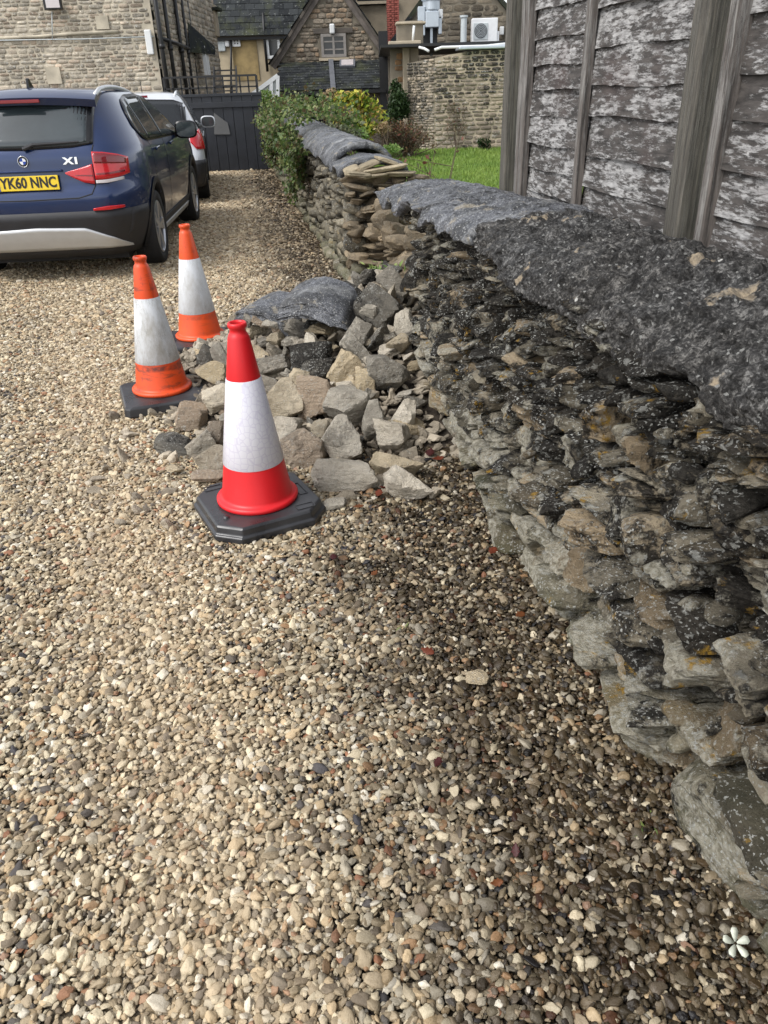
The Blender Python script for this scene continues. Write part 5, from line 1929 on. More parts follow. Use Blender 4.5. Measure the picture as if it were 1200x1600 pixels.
def win(parent, base, uvec, u0, u1, v0, v1, frame, cols, rows, proud=0.02, fw=0.05, glass=None, name='window'):
    uvec = np.asarray(uvec, float)
    out = np.array([uvec[1], -uvec[0], 0])
    loc = np.array(parent.location)
    W = lambda u, v, o=0.0: np.asarray(base, float) + uvec * u + out * o + np.array([0, 0, v]) - loc
    m = MB()
    m.bar(W(u0, v0 + fw / 2, proud), W(u1, v0 + fw / 2, proud), fw, fw)
    m.bar(W(u0, v1 - fw / 2, proud), W(u1, v1 - fw / 2, proud), fw, fw)
    for u in (u0 + fw / 2, u1 - fw / 2):
        m.bar(W(u, v0 + fw, proud), W(u, v1 - fw, proud), fw, fw)
    for i in range(1, cols):
        u = u0 + (u1 - u0) * i / cols
        m.bar(W(u, v0 + fw, proud + 0.003), W(u, v1 - fw, proud + 0.003), fw * 0.8, fw * 0.8)
    for i in range(1, rows):
        v = v0 + (v1 - v0) * i / rows
        m.bar(W(u0 + fw, v, proud - 0.003), W(u1 - fw, v, proud - 0.003), fw * 0.45, fw * 0.45)
    o = m.build(name, frame, parent)
    for i in range(cols):
        for j in range(rows):
            a, b = u0 + (u1 - u0) * i / cols, u0 + (u1 - u0) * (i + 1) / cols
            c, d = v0 + (v1 - v0) * j / rows, v0 + (v1 - v0) * (j + 1) / rows
            MB().prism([W(a, c), W(b, c), W(b, d), W(a, d)], out * (proud - 0.02), out * (proud - 0.012)).build('pane', glass or M_PANE, o)
    return o


X = np.array([1.0, 0, 0])


def solid(name, mat, parent, c, d, bevel=0.0, rot=None):
    return MB().box(np.asarray(c, float) - np.array(parent.location), d, rot).build(name, mat, parent, bevel=bevel)


def pipe(name, mat, parent, pts, r):
    loc = np.array(parent.location) if parent is not None else 0
    return MB().tube([np.asarray(q, float) - loc for q in pts], r, 8).build(name, mat, parent, smooth=True)


# ---- stone house on the left: a wall facing the drive and a long side wall going back
YH = 22.0
hc = P(254, 140, YH)
house = empty('stone_house', (hc[0], YH, 0), 0, 'tall stone house with pale patched wall and black downpipes behind the cars', 'building')
W_ = 7.2
masonry(house, (hc[0] - W_, YH, 0), X, [(0, -0.2), (W_, -0.2), (W_, 5.6), (0, 5.6)], M_MORTAR_P, M_HOUSE, M_HOUSE_A, (0.05, 0.12), (0.10, 0.36), 0.012, 0.012, limit=300, seed=3,
        see=lambda u, v: abs(v - 2.7) * 2 + abs(u - 4.8) * 0.8)
masonry(house, (hc[0], YH + 0.01, 0), np.array([0, 1.0, 0]), [(0.02, -0.2), (9.0, -0.2), (9.0, 4.4), (0.02, 5.6)], M_MORTAR, M_HOUSE, M_HOUSE_A, (0.09, 0.17), (0.2, 0.5), 0.018, 0.015, limit=120, seed=4,
        see=lambda u, v: abs(v - 2.7) + u * 0.3)
solid('floodlight', M_PIPE, house, P(82, 4, YH - 0.15), (0.42, 0.10, 0.28), 0.01)
solid('floodlight_glass', M_CLEAR, house, P(82, 5, YH - 0.21), (0.32, 0.02, 0.18))
solid('wall_light', M_PVC, house, P(233, 66, YH - 0.07), (0.16, 0.07, 0.52), 0.02)
solid('plaster_patch', M_MORTAR_P, house, P(160, 35, YH - 0.02), (0.30, 0.05, 0.28))
solid('plaster_patch', M_MORTAR_P, house, P(84, 118, YH - 0.02), (0.36, 0.05, 0.36))
pipe('cable', M_GREYPVC, house, [P(-60, 64, YH - 0.05), P(60, 62, YH - 0.05), P(130, 61, YH - 0.05), P(240, 57, YH - 0.05)], 0.012)
pipe('cable', M_GREYPVC, house, [P(82, 62, YH - 0.05), P(81, 18, YH - 0.05)], 0.012)
pipe('mortar_ledge', M_MORTAR_P, house, [P(-60, 62, YH - 0.03), P(60, 57, YH - 0.03), P(110, 53, YH - 0.03), P(185, 49, YH - 0.03)], 0.035)
for (x0, x1, Yp, r) in ((241, 259, YH - 0.10, 0.055), (256, 270, YH + 0.9, 0.05), (273, 287, YH + 2.5, 0.05), (284, 296, YH + 3.6, 0.045), (292, 304, YH + 4.6, 0.05)):
    a, b = P(x0, -40, Yp), P(x1, 142, Yp)
    xx = (a[0] + b[0]) / 2
    pipe('downpipe', M_PIPE, house, [(xx, Yp, -0.1), (xx, Yp, 5.4)], r)
    for zc in (0.8, 2.4, 4.0):
        pipe('pipe_collar', M_PIPE, house, [(xx, Yp, zc), (xx, Yp, zc + 0.10)], r * 1.35)
pipe('cross_pipe', M_PIPE, house, [P(252, 60, YH + 0.2), P(276, 68, YH + 1.8), P(300, 78, YH + 4.4)], 0.05)
# lean-to roof and eaves on the side wall
roofpts = [P(296, 40, 27.0), P(334, 80, 27.0), P(300, 82, 25.0)]
MB().prism([P(293, 38, 26.2) - house.location[:], P(336, 76, 27.6) - house.location[:], P(336, 82, 27.4) - house.location[:], P(297, 78, 25.8) - house.location[:]], (0, 0, -0.06), (0, 0, 0.06)).build('side_roof', M_SLATE, house)
solid('side_window', M_PVC, house, P(322, 95, 27.0), (0.10, 0.5, 0.75))
solid('wall_lamp', M_PVC, house, P(290, 96, YH + 4.0), (0.10, 0.10, 0.14), 0.02)

# ---- black boarded gate across the end of the drive
YG = 17.4
ga, gb = P(285, 270, YG), P(418, 265, YG)
gate = empty('boarded_gate', ((ga[0] + gb[0]) / 2, YG, 0), 0, 'black boarded gate closing the end of the drive', 'gate')
n_b = 12
gx0, gx1 = ga[0] - 0.6, gb[0] + 0.02
for k in range(n_b):
    w = (gx1 - gx0) / n_b
    solid('board', M_BLACKWOOD, gate, (gx0 + w * (k + 0.5), YG + 0.004 * (k % 2), 0.70), (w - 0.008, 0.03, 1.36), 0.003)
solid('backing', M_BLACKWOOD, gate, ((gx0 + gx1) / 2, YG + 0.03, 0.69), (gx1 - gx0 - 0.02, 0.02, 1.34))
solid('top_rail', M_BLACKWOOD, gate, ((gx0 + gx1) / 2, YG, 1.395), (gx1 - gx0, 0.07, 0.05), 0.004)
solid('cross_rail', M_BLACKWOOD, gate, ((gx0 + gx1) / 2, YG - 0.035, 1.22), (gx1 - gx0 - 0.05, 0.03, 0.10), 0.004)
q = P(346, 193, YG)
MB().prism([P(334, 176, YG - 0.03) - gate.location[:], P(335, 210, YG - 0.03) - gate.location[:], P(360, 210, YG - 0.03) - gate.location[:], P(356, 192, YG - 0.03) - gate.location[:]], (0, 0, 0), (0, -0.012, 0)).build('grey_panel', plain('grey_sheet', (0.09, 0.09, 0.09), 0.7), gate)

# ---- iron railing of the steps behind the gate
YR = 19.5
ra, rb = P(255, 121, YR), P(400, 118, YR)
rail = empty('iron_railing', ((ra[0] + rb[0]) / 2, YR, 0.0), 0, 'black iron railing above the boarded gate', 'railing')
zt, zb_, zm = (ra[2] + rb[2]) / 2, 0.0, P(330, 137, YR)[2]
solid('rail', M_PIPE, rail, ((ra[0] + rb[0]) / 2, YR, zt), (rb[0] - ra[0], 0.04, 0.04))
solid('rail', M_PIPE, rail, ((ra[0] + rb[0]) / 2, YR, zm), (rb[0] - ra[0], 0.03, 0.03))
for k in range(12):
    x = ra[0] + (rb[0] - ra[0]) * k / 11
    solid('baluster', M_PIPE, rail, (x, YR, zt / 2), (0.03 if k % 11 else 0.05, 0.03, zt))
YS = 21.5
steps = empty('iron_stair', P(350, 200, YS) * np.array([1, 1, 0]), 0, 'dark iron stair rising behind the railing', 'stair')
for k in range(6):
    q = P(352, 150 - k * 8, YS + 0.25 * k)
    solid('tread', M_PIPE, steps, q, (0.55, 0.22, 0.03))
for sx in (-0.28, 0.28):
    a, b = P(352, 150, YS), P(352, 108, YS + 1.3)
    MB().bar(a + np.array([sx, 0, 0]) - steps.location[:], b + np.array([sx, 0, 0]) - steps.location[:], 0.03, 0.16).build('stringer', M_PIPE, steps)

# ---- ochre rendered cottage behind the gate
YC = 34.0
ca, cb = P(318, 55, YC), P(446, 53, YC)
cott = empty('rendered_cottage', ((ca[0] + cb[0]) / 2, YC, 0), 0, 'ochre rendered cottage with mossy dark slate roof beyond the gate', 'building')
wx = cb[0] - ca[0] + 1.2
solid('wall', M_RENDER, cott, ((ca[0] + cb[0]) / 2 - 0.2, YC + 0.5, ca[2] / 2 - 0.3), (wx, 1.0, ca[2] + 0.6))
slate_roof(cott, (ca[0] - 1.6, YC - 0.25, ca[2] - 0.05), (cb[0] + 2.6, YC - 0.25, cb[2] - 0.05), (0, 2.6, 3.0), 14, 20)
solid('eaves_board', M_PIPE, cott, ((ca[0] + cb[0]) / 2, YC - 0.15, ca[2] - 0.12), (wx, 0.10, 0.16))
b0 = np.array([0.0, YC, 0.0])
for (x0, x1, y0, y1, c_, r_, nm) in ((364, 375, 59, 73, 2, 2, 'window'), (418, 437, 57, 92, 1, 1, 'window')):
    a, b = P(x0, y1, YC), P(x1, y0, YC)
    win(cott, b0, X, a[0], b[0], a[2], b[2], M_PVC, c_, r_, 0.05, 0.10 if x1 > 400 else 0.075)
solid('vent_cover', M_GREYPVC, cott, P(345, 66, YC - 0.06), (0.30, 0.1, 0.6), 0.03)
solid('wall_lamp', M_PVC, cott, P(355, 67, YC - 0.08), (0.16, 0.12, 0.26), 0.04)
q = P(414, 140, YC - 0.12)
pipe('downpipe', M_PIPE, cott, [P(418, 112, YC - 0.12), P(413, 60, YC - 0.12), P(411, 20, YC - 0.12)], 0.05)
pipe('downpipe', M_PIPE, cott, [P(361, 150, YC - 0.12), P(361, 62, YC - 0.12)], 0.04)
solid('stain_panel', plain('damp_render', (0.30, 0.22, 0.10), 0.9, 0.5, 1.5), cott, P(384, 95, YC - 0.01), (0.95, 0.04, 1.3))
# buff chimney stack standing over the house side
st_ = empty('buff_chimney', P(327, 60, 31.0) * np.array([1, 1, 0]), 0, 'buff stone chimney stack with dark cap between house and cottage', 'chimney')
solid('stack', M_ASHLAR, st_, P(327, 70, 31.0), (0.40, 0.45, 5.0), 0.02)
solid('shaft', M_MORTAR, st_, P(325, 33, 30.9), (0.62, 0.5, 0.9), 0.02)
solid('cap', M_SLATE, st_, P(326, 15, 30.9), (0.80, 0.65, 0.10), 0.02)

# ---- gabled stone barn with the lean-to
YB = 32.0
e0, e1, ap = P(433, 95, YB), P(602, 84, YB), P(517, -40, YB)
barn = empty('gabled_barn', (ap[0], YB, 0), 0, 'stone gabled barn with six-pane window above a slate lean-to', 'building')
wa, wb_ = P(503, 90, YB), P(540, 52, YB)
masonry(barn, (0, YB, 0), X, [(e0[0] + 0.15, -0.5), (e1[0] - 0.15, -0.5), (e1[0] - 0.15, e1[2]), (ap[0], ap[2] - 0.1), (e0[0] + 0.15, e0[2])], M_MORTAR_D, M_GABLE, M_GABLE_A, (0.09, 0.17), (0.16, 0.42), 0.02, 0.03,
        holes=[(wa[0] - 0.05, wb_[0] + 0.05, wa[2] - 0.1, wb_[2] + 0.16)], limit=300, seed=9, see=lambda u, v: 0 if v > e1[2] - 0.5 else 5)
win(barn, (0, YB, 0), X, wa[0], wb_[0], wa[2], wb_[2], plain('grey_window_timber', (0.26, 0.24, 0.22), 0.8), 2, 3, 0.06, 0.09)
solid('lintel', M_TIMBER, barn, ((wa[0] + wb_[0]) / 2, YB - 0.03, wb_[2] + 0.09), (wb_[0] - wa[0] + 0.5, 0.10, 0.15))
solid('window_sill', M_ASHLAR, barn, ((wa[0] + wb_[0]) / 2, YB - 0.05, wa[2] - 0.06), (wb_[0] - wa[0] + 0.2, 0.16, 0.09))
solid('wall_lamp', M_PVC, barn, P(519, 45, YB - 0.15), (0.18, 0.14, 0.30), 0.04)
for (a, sg) in ((e0, -1), (e1, 1)):
    d = ap - a
    n = np.array([-d[2], 0, d[0]]) / np.linalg.norm([d[0], d[2]]) * (-sg)
    if n[2] < 0:
        n = -n
    ov = -d * 0.08
    MB().bar(a + ov - barn.location[:] + np.array([0, -0.12, 0]), ap - barn.location[:] + np.array([0, -0.12, 0]), 0.05, 0.24, up=n).build('bargeboard', M_BARGE, barn)
    slate_roof(barn, a + ov + n * 0.14 + np.array([0, -0.2, 0]), a + ov + n * 0.14 + np.array([0, 7.0, 0]), (ap - a - ov), 10, 18)
LY = 29.6
l0, l1 = P(431, 146, LY), P(603, 142, LY)
t0_, t1_ = P(431, 98, YB - 0.05), P(603, 96, YB - 0.05)
zt2 = (t0_[2] + t1_[2]) / 2
slate_roof(barn, (l0[0], LY, l0[2] + 0.05), (l1[0], LY, l0[2] + 0.05), (0, YB - 0.05 - LY, zt2 - l0[2] - 0.05), 11, 19)
solid('gutter', M_PIPE, barn, ((l0[0] + l1[0]) / 2, LY - 0.06, l0[2] - 0.02), (l1[0] - l0[0], 0.12, 0.10))
a, b = P(517, 96, YB - 0.1), P(521, 143, LY)
MB().bar(a + np.array([0, 0, 0.05]) - barn.location[:], b + np.array([0, -0.02, 0.08]) - barn.location[:], 0.17, 0.06).build('lead_flashing', M_LEAD, barn)
q = P(543, 101, YB - 0.35)
sk = MB().box((0, 0, 0), (0.55, 0.62, 0.07)).build('skylight', M_LEAD, barn, loc=q + np.array([0, -0.1, 0.03]) - barn.location[:], rot=(math.atan2(zt2 - l0[2], YB - LY), 0, 0))
MB().box((0, 0, 0.04), (0.42, 0.48, 0.02)).build('pane', M_CLEAR, sk)
LW = LY + 0.25
solid('lower_wall', M_RENDER, barn, ((l0[0] + P(478, 150, LW)[0]) / 2, LW + 0.1, 0.2), (P(478, 150, LW)[0] - l0[0], 0.2, 2.3))
solid('lower_wall', M_MORTAR_D, barn, ((P(508, 150, LW)[0] + l1[0]) / 2, LW + 0.1, 0.2), (l1[0] - P(508, 150, LW)[0], 0.2, 2.3))
solid('doorway', M_DARKROOM, barn, P(492, 180, LW + 0.45), (1.3, 0.1, 1.5))
pipe('downpipe', M_PIPE, barn, [P(476, 150, LW - 0.08), P(475, 195, LW - 0.08)], 0.05)
solid('corner_post', M_PIPE, barn, P(600, 120, LY + 0.1), (0.30, 0.3, 2.6))

# ---- white conservatory frame between gate and barn
YV = 24.0
cons = empty('conservatory', P(418, 160, YV) * np.array([1, 1, 0]), 0, 'white framed conservatory gable just right of the gate', 'conservatory')
A_, B_, C_ = P(392, 149, YV), P(434, 118, YV), P(434, 149, YV)
for (a, b, w) in ((A_, B_, 0.10), (A_, C_, 0.07), (P(424, 125, YV), P(424, 170, YV), 0.09), (P(434, 118, YV), P(434, 170, YV), 0.09)):
    MB().bar(a - cons.location[:], b - cons.location[:], w, w, up=(0, 1, 0)).build('frame', M_PVC, cons)
MB().prism([A_ - cons.location[:], B_ - cons.location[:], P(434, 175, YV) - cons.location[:], P(392, 175, YV) - cons.location[:]], (0, 0.03, 0), (0, 0.05, 0)).build('glazing', plain('pale_glazing', (0.42, 0.45, 0.44), 0.15, 0.1), cons)

# ---- rendered house and red brick chimney behind the barn
YD = 38.0
rh = empty('rear_house', P(600, 40, YD) * np.array([1, 1, 0]), 0, 'dull rendered house partly hidden behind the barn roof and red chimney', 'building')
solid('wall', plain('grey_buff_render', (0.30, 0.25, 0.18), 0.9, 0.4, 0.7, bump=0.3), rh, P(610, 60, YD + 0.6), (6.0, 1.0, 7.5))
q = P(592, 0, YD)
solid('window', M_DARKROOM, rh, P(588, -8, YD + 0.05), (1.6, 0.1, 0.7))
solid('window_sill', M_ASHLAR, rh, P(588, 4, YD), (1.8, 0.2, 0.10))
YK = 36.0
ch = empty('brick_chimney', P(614, 60, YK) * np.array([1, 1, 0]), 0, 'red brick chimney stack beside the barn roof', 'chimney')
k0, k1 = P(605, 62, YK), P(624, 62, YK)
kw, z0, z1 = k1[0] - k0[0], -0.3, P(614, -60, YK)[2]
solid('core', M_MORTAR_D, ch, ((k0[0] + k1[0]) / 2, YK + 0.3, (z0 + z1) / 2), (kw - 0.03, 0.55, z1 - z0))
mb = MB().box((0, 0, 0), (0.205, 0.09, 0.062))
bme = new_mesh('brick', mb.v, mb.f, M_BRICK)
zz, row = P(614, 70, YK)[2], 0
while zz < z1:
    x = k0[0] - (0.11 if row % 2 else 0.0)
    while x < k1[0] - 0.02:
        link('brick', bme, ch, (min(max(x + 0.108, k0[0] + 0.1), k1[0] - 0.1) - ch.location[0], 0.02, zz))
        x += 0.216
    zz += 0.075
    row += 1

# ---- garden wall at the end of the lawn
YW = 20.75
w0, w1 = P(642, 234, YW), P(679, 236, YW - 0.05)
gw = empty('garden_wall', (P(730, 235, YW)[0], YW, 0), 0, 'high stone garden wall with blotchy mortar at the end of the lawn', 'wall')
zt = P(720, 80, YW)[2]
masonry(gw, (w1[0], YW, 0), X, [(0, -0.1), (5.2, -0.1), (5.2, zt + 0.02), (0.9, zt), (0.35, zt - 0.06), (0, zt - 0.12)], M_MORTAR, M_GARDEN, M_GARDEN_A, (0.05, 0.11), (0.12, 0.36), 0.016, 0.018, limit=290, seed=12, flush=True,
        see=lambda u, v: abs(u - 1.0) * 0.7)
ud = np.array([w1[0] - w0[0] + 0.05, -0.55, 0])
ln = np.linalg.norm(ud)
masonry(gw, (w1[0] - ud[0], YW + 0.55, 0), ud / ln, [(0, -0.1), (ln - 0.005, -0.1), (ln - 0.005, zt - 0.12), (0, zt - 0.2)], M_MORTAR_D, M_GARDEN, M_GARDEN_A, (0.04, 0.08), (0.08, 0.2), 0.014, 0.02, limit=60, seed=13, flush=True)
solid('roof_edge', M_GALV, gw, (w1[0] + 2.9, YW + 0.30, zt + 0.06), (4.7, 0.9, 0.07), 0.02)
pipe('roof_pipe', M_PVC, gw, [P(679, 78, YW + 0.1), P(690, 74, YW + 0.1), P(760, 72, YW + 0.1), P(812, 66, YW + 0.1)], 0.03)
pipe('roof_pipe', M_PVC, gw, [P(655, 74, YW + 0.5), P(663, 76, YW + 0.4), P(670, 80, YW + 0.3)], 0.03)

# buttress and ironstone wall left of it
YI = 22.3
bt = empty('stone_buttress', P(635, 190, YI) * np.array([1, 1, 0]), 0, 'pale dressed stone buttress against brown ironstone beside the garden wall', 'buttress')
i0, i1 = P(612, 190, YI), P(634, 190, YI)
zi = P(620, 70, YI)[2]
masonry(bt, (i0[0], YI, 0), X, [(0, -0.3), (i1[0] - i0[0], -0.3), (i1[0] - i0[0], zi), (0, zi)], M_MORTAR_D, M_IRONST, M_IRONST_A, (0.10, 0.16), (0.15, 0.3), 0.012, 0.015, limit=100, seed=15, thick=0.4)
solid('pilaster', M_ASHLAR, bt, P(635, 130, YI - 0.12) * np.array([1, 1, 0]) + np.array([0, 0, zi / 2 - 0.2]), (0.17, 0.25, zi + 0.35), 0.02)
solid('pilaster', M_ASHLAR, bt, P(646, 130, YI - 0.02) * np.array([1, 1, 0]) + np.array([0, 0, zi / 2 - 0.2]), (0.26, 0.25, zi + 0.35), 0.02)
solid('cap', M_ASHLAR, bt, P(632, 67, YI - 0.1), (0.80, 0.45, 0.07), 0.015)
solid('upper_block', M_MORTAR_D, bt, P(640, 54, YI + 0.3), (0.66, 0.5, 0.55), 0.02)
solid('cap', M_ASHLAR, bt, P(641, 37, YI + 0.3), (0.74, 0.6, 0.05), 0.015)
pipe('waste_pipe', M_PVC, bt, [P(647, 40, YI - 0.1), P(645, 64, YI - 0.1)], 0.03)

# ---- gabled rear building with its plant
YF = 28.0
f0, f1, fa = P(606, 80, YF), P(806, 34, YF), P(715, -72, YF)
rg = empty('rear_building', (fa[0], YF, 0), 0, 'dark stone gable with air conditioner and ducts behind the garden wall', 'building')
dd = (fa - f1)
ee = f1 - dd * 0.5
masonry(rg, (0, YF, 0), X, [(f0[0], 0), (ee[0], 0), (ee[0], ee[2]), (fa[0], fa[2]), (f0[0], f0[2])], M_MORTAR_D, M_RGABLE, M_RGABLE_A, (0.12, 0.2), (0.25, 0.55), 0.014, 0.015, limit=250, seed=18,
        see=lambda u, v: abs(v - 2.9))
for (a, sg) in ((f0, -1), (ee, 1)):
    d = fa - a
    n = np.array([-d[2], 0, d[0]]) / np.linalg.norm([d[0], d[2]])
    if n[2] < 0:
        n = -n
    MB().bar(a - d * 0.05 - rg.location[:] + n * 0.06 + np.array([0, -0.06, 0]), fa - rg.location[:] + n * 0.06 + np.array([0, -0.06, 0]), 0.16, 0.12, up=n).build('verge', M_SLATE, rg)
    MB().prism([a - d * 0.05 + n * 0.02 - rg.location[:], fa + n * 0.02 - rg.location[:], fa + n * 0.10 - rg.location[:], a - d * 0.05 + n * 0.10 - rg.location[:]], (0, 0.05, 0), (0, 6, 0)).build('roof_slope', M_SLATE, rg)
YA = 27.5
ac = empty('air_conditioner', P(757, 70, YA), 0, 'white air conditioner unit with round fan on the rear wall', 'air conditioner')
a0, a1 = P(736, 69, YA), P(777, 28, YA)
aw, ah = a1[0] - a0[0], a1[2] - a0[2]
ac.location = ((a0[0] + a1[0]) / 2, YA, a0[2])
MB().box((0, 0, ah / 2), (aw, 0.34, ah)).build('case', M_WHITE, ac, bevel=0.02)
MB().box((-aw * 0.16, -0.18, ah * 0.48), (aw * 0.56, 0.02, ah * 0.66)).build('grille_frame', M_GREYPVC, ac, bevel=0.01)
fan = MB().lathe([(0.0, -0.205), (aw * 0.24, -0.205), (aw * 0.25, -0.19), (aw * 0.25, -0.17)], 32, (-aw * 0.16, 0, ah * 0.50), axis='y').build('fan_grille', plain('fan_grey', (0.10, 0.11, 0.12), 0.6), ac)
for k in range(1, 5):
    MB().lathe([(aw * 0.05 * k, -0.212), (aw * 0.05 * k + 0.008, -0.212), (aw * 0.05 * k + 0.008, -0.205), (aw * 0.05 * k, -0.205)], 32, (-aw * 0.16, 0, ah * 0.50), axis='y', closed=True).build('ring', M_GREYPVC, fan)
MB().box((aw * 0.5 + 0.03, 0, 0.16), (0.06, 0.25, 0.3)).build('valve_cover', M_WHITE, ac, bevel=0.01)
MB().box((0, 0.0, -0.05), (aw * 1.1, 0.4, 0.10)).build('bracket', M_PIPE, ac)
YU = 26.5
du = empty('extract_duct', P(672, 70, YU) * np.array([1, 1, 0]), 0, 'galvanised extract duct with box fan above the garden wall', 'duct')
d0, d1 = P(664, 44, YU), P(685, 18, YU)
solid('box', M_GALV, du, ((d0[0] + d1[0]) / 2, YU, (d0[2] + d1[2]) / 2), (d1[0] - d0[0], 0.5, d1[2] - d0[2]), 0.02)
solid('side_panel', M_GALV, du, P(658, 34, YU + 0.05), (0.20, 0.5, 0.72), 0.02)
solid('side_panel', M_GALV, du, P(687, 40, YU + 0.05), (0.10, 0.4, 0.45), 0.02)
zc = (d1[2], P(672, 2, YU)[2])
MB().lathe([(0.23, zc[0]), (0.25, zc[0] + 0.05), (0.25, zc[1]), (0.29, zc[1] + 0.02), (0.29, zc[1] + 0.7), (0.0, zc[1] + 0.7)], 28, (P(674, 10, YU)[0] - du.location[0], 0, 0)).build('flue', M_GALV, du, smooth=False)
solid('stand', M_GALV, du, P(674, 60, YU), (0.07, 0.07, 0.9))
solid('dark_louvre', M_PIPE, du, P(670, 57, YU + 0.3), (0.5, 0.1, 0.62))
solid('junction_box', M_PVC, du, P(688, 22, YU - 0.1), (0.14, 0.1, 0.24), 0.02)
fl = empty('flue_pipe', P(724, 72, YU) * np.array([1, 1, 0]), 0, 'grey capped flue pipe left of the air conditioner', 'pipe')
zf0, zf1 = P(723, 74, YU)[2], P(725, 24, YU)[2]
MB().lathe([(0.09, zf0 - 0.4), (0.09, zf1 - 0.06), (0.12, zf1 - 0.05), (0.12, zf1), (0.0, zf1)], 20).build('tube', M_GREYPVC, fl, smooth=False)
sbx = solid('switch_box', M_PVC, rg, P(784, 48, YF - 0.1), (0.13, 0.1, 0.22), 0.02)
solid('flat_roof', M_PIPE, rg, P(735, 76, 24.6), (5.0, 6.5, 0.06))

# ------------------------------------------------------------------ plants
def leaf_mat(name, cols, rough=0.5):
    t = NT(name)
    r = t.n('ShaderNodeAttribute', attribute_name='rnd').outputs['Fac']
    c = t.ramp(r, [(i / len(cols), q) for i, q in enumerate(cols)], 'CONSTANT')
    c = t.mix(t.range(t.noise(t.pos(), 40, 3), 0.35, 0.7, 0, 0.4), c, t.mix(1.0, c, (0.6, 0.62, 0.5), 'MULTIPLY'))
    t.done(c, rough, Specular_IOR_Level=0.35)
    b = t.n('ShaderNodeBsdfTranslucent')
    t.set(b.inputs[0], c)
    m = t.n('ShaderNodeMixShader')
    m.inputs[0].default_value = 0.25
    t.t.links.new(t.bsdf.outputs[0], m.inputs[1])
    t.t.links.new(b.outputs[0], m.inputs[2])
    t.t.links.new(m.outputs[0], t.out.inputs['Surface'])
    return t.m


def leaves(name, parent, pts, size, mat, g, up=0.5, aspect=0.6, normal=None, name_part='foliage'):
    """One pointed, folded leaf at every point (four triangles each)."""
    n = len(pts)
    loc = np.array(parent.location)
    nr = g.normal(0, 1, (n, 3)) if normal is None else normal + g.normal(0, 0.55, (n, 3))
    nr[:, 2] += up
    nr /= np.linalg.norm(nr, axis=1)[:, None]
    a = np.cross(nr, g.normal(0, 1, (n, 3)))
    a /= np.linalg.norm(a, axis=1)[:, None] + 1e-9
    b = np.cross(nr, a)
    s = size * g.uniform(0.6, 1.3, n)[:, None]
    base = pts - a * s
    tip = pts + a * s - nr * s * 0.25
    l = pts + b * s * aspect + nr * s * 0.12
    r = pts - b * s * aspect + nr * s * 0.12
    V = np.stack([base, r, tip, l, pts], 1).reshape(-1, 3) - loc
    k = np.arange(n)[:, None] * 5
    F = np.concatenate([k + np.array([[0, 1, 4]]), k + np.array([[1, 2, 4]]), k + np.array([[2, 3, 4]]), k + np.array([[3, 0, 4]])])
    me = new_mesh(name_part, V, F, mat)
    at = me.attributes.new('rnd', 'FLOAT', 'POINT')
    at.data.foreach_set('value', np.repeat(g.random(n), 5).astype(np.float32))
    return link(name_part, me, parent)


def twigs(parent, base, n, spread, height, r, mat, g, name='twigs', forks=3, lean=(0, 0, 0)):
    loc = np.array(parent.location)
    m = MB()
    tips = []
    for k in range(n):
        p_ = np.asarray(base, float) + np.array([g.normal(0, spread[0] * 0.25), g.normal(0, spread[1] * 0.25), 0])
        end = p_ + np.array([g.normal(0, spread[0]), g.normal(0, spread[1]), height * g.uniform(0.55, 1.0)]) + np.asarray(lean)
        mid = (p_ + end) / 2 + g.normal(0, 0.06, 3)
        m.tube([p_ - loc, mid - loc, end - loc], [r, r * 0.75, r * 0.35], 5)
        tips.append(end)
        for f in range(forks):
            q = p_ + (end - p_) * g.uniform(0.35, 0.9)
            e = q + np.array([g.normal(0, 0.13), g.normal(0, 0.13), g.uniform(0.02, 0.2)])
            m.tube([q - loc, e - loc], [r * 0.55, r * 0.25], 4)
            tips.append(e)
    m.build(name, mat, parent)
    return np.array(tips)


def blob(g, n, c, rad, shell=0.55, lumps=9):
    """Points through an uneven crown made of overlapping lumps."""
    c, rad = np.asarray(c, float), np.asarray(rad, float)
    cs = c + g.uniform(-0.6, 0.6, (lumps, 3)) * rad
    k = g.integers(0, lumps, n)
    d = g.normal(0, 1, (n, 3))
    d /= np.linalg.norm(d, axis=1)[:, None]
    rr = g.uniform(shell, 1.0, n)[:, None] * (0.42 + 0.2 * (k % 3)[:, None] / 2)
    return cs[k] + d * rr * rad


M_IVY = leaf_mat('ivy_leaf', [(0.045, 0.085, 0.022), (0.075, 0.125, 0.030), (0.11, 0.165, 0.045), (0.17, 0.22, 0.06), (0.10, 0.12, 0.06), (0.23, 0.25, 0.10), (0.14, 0.10, 0.05)])
M_FERNY = leaf_mat('pale_green_leaf', [(0.16, 0.27, 0.07), (0.22, 0.33, 0.09), (0.12, 0.20, 0.05), (0.30, 0.38, 0.12)])
M_YELLOW_L = leaf_mat('yellow_green_leaf', [(0.10, 0.17, 0.025), (0.20, 0.27, 0.03), (0.46, 0.46, 0.06), (0.62, 0.56, 0.10), (0.16, 0.26, 0.04), (0.42, 0.28, 0.08)])
M_DARK_L = leaf_mat('evergreen_leaf', [(0.022, 0.045, 0.016), (0.035, 0.065, 0.020), (0.05, 0.085, 0.03)])
M_BROWN_L = leaf_mat('dead_leaf', [(0.13, 0.085, 0.05), (0.20, 0.12, 0.06), (0.09, 0.065, 0.045), (0.16, 0.06, 0.04), (0.10, 0.11, 0.05)])
M_GREY_L = leaf_mat('grey_green_leaf', [(0.09, 0.115, 0.06), (0.13, 0.16, 0.085), (0.17, 0.18, 0.10), (0.10, 0.085, 0.05)])
M_TWIG = plain('twig', (0.11, 0.08, 0.055), 0.9, 0.3)
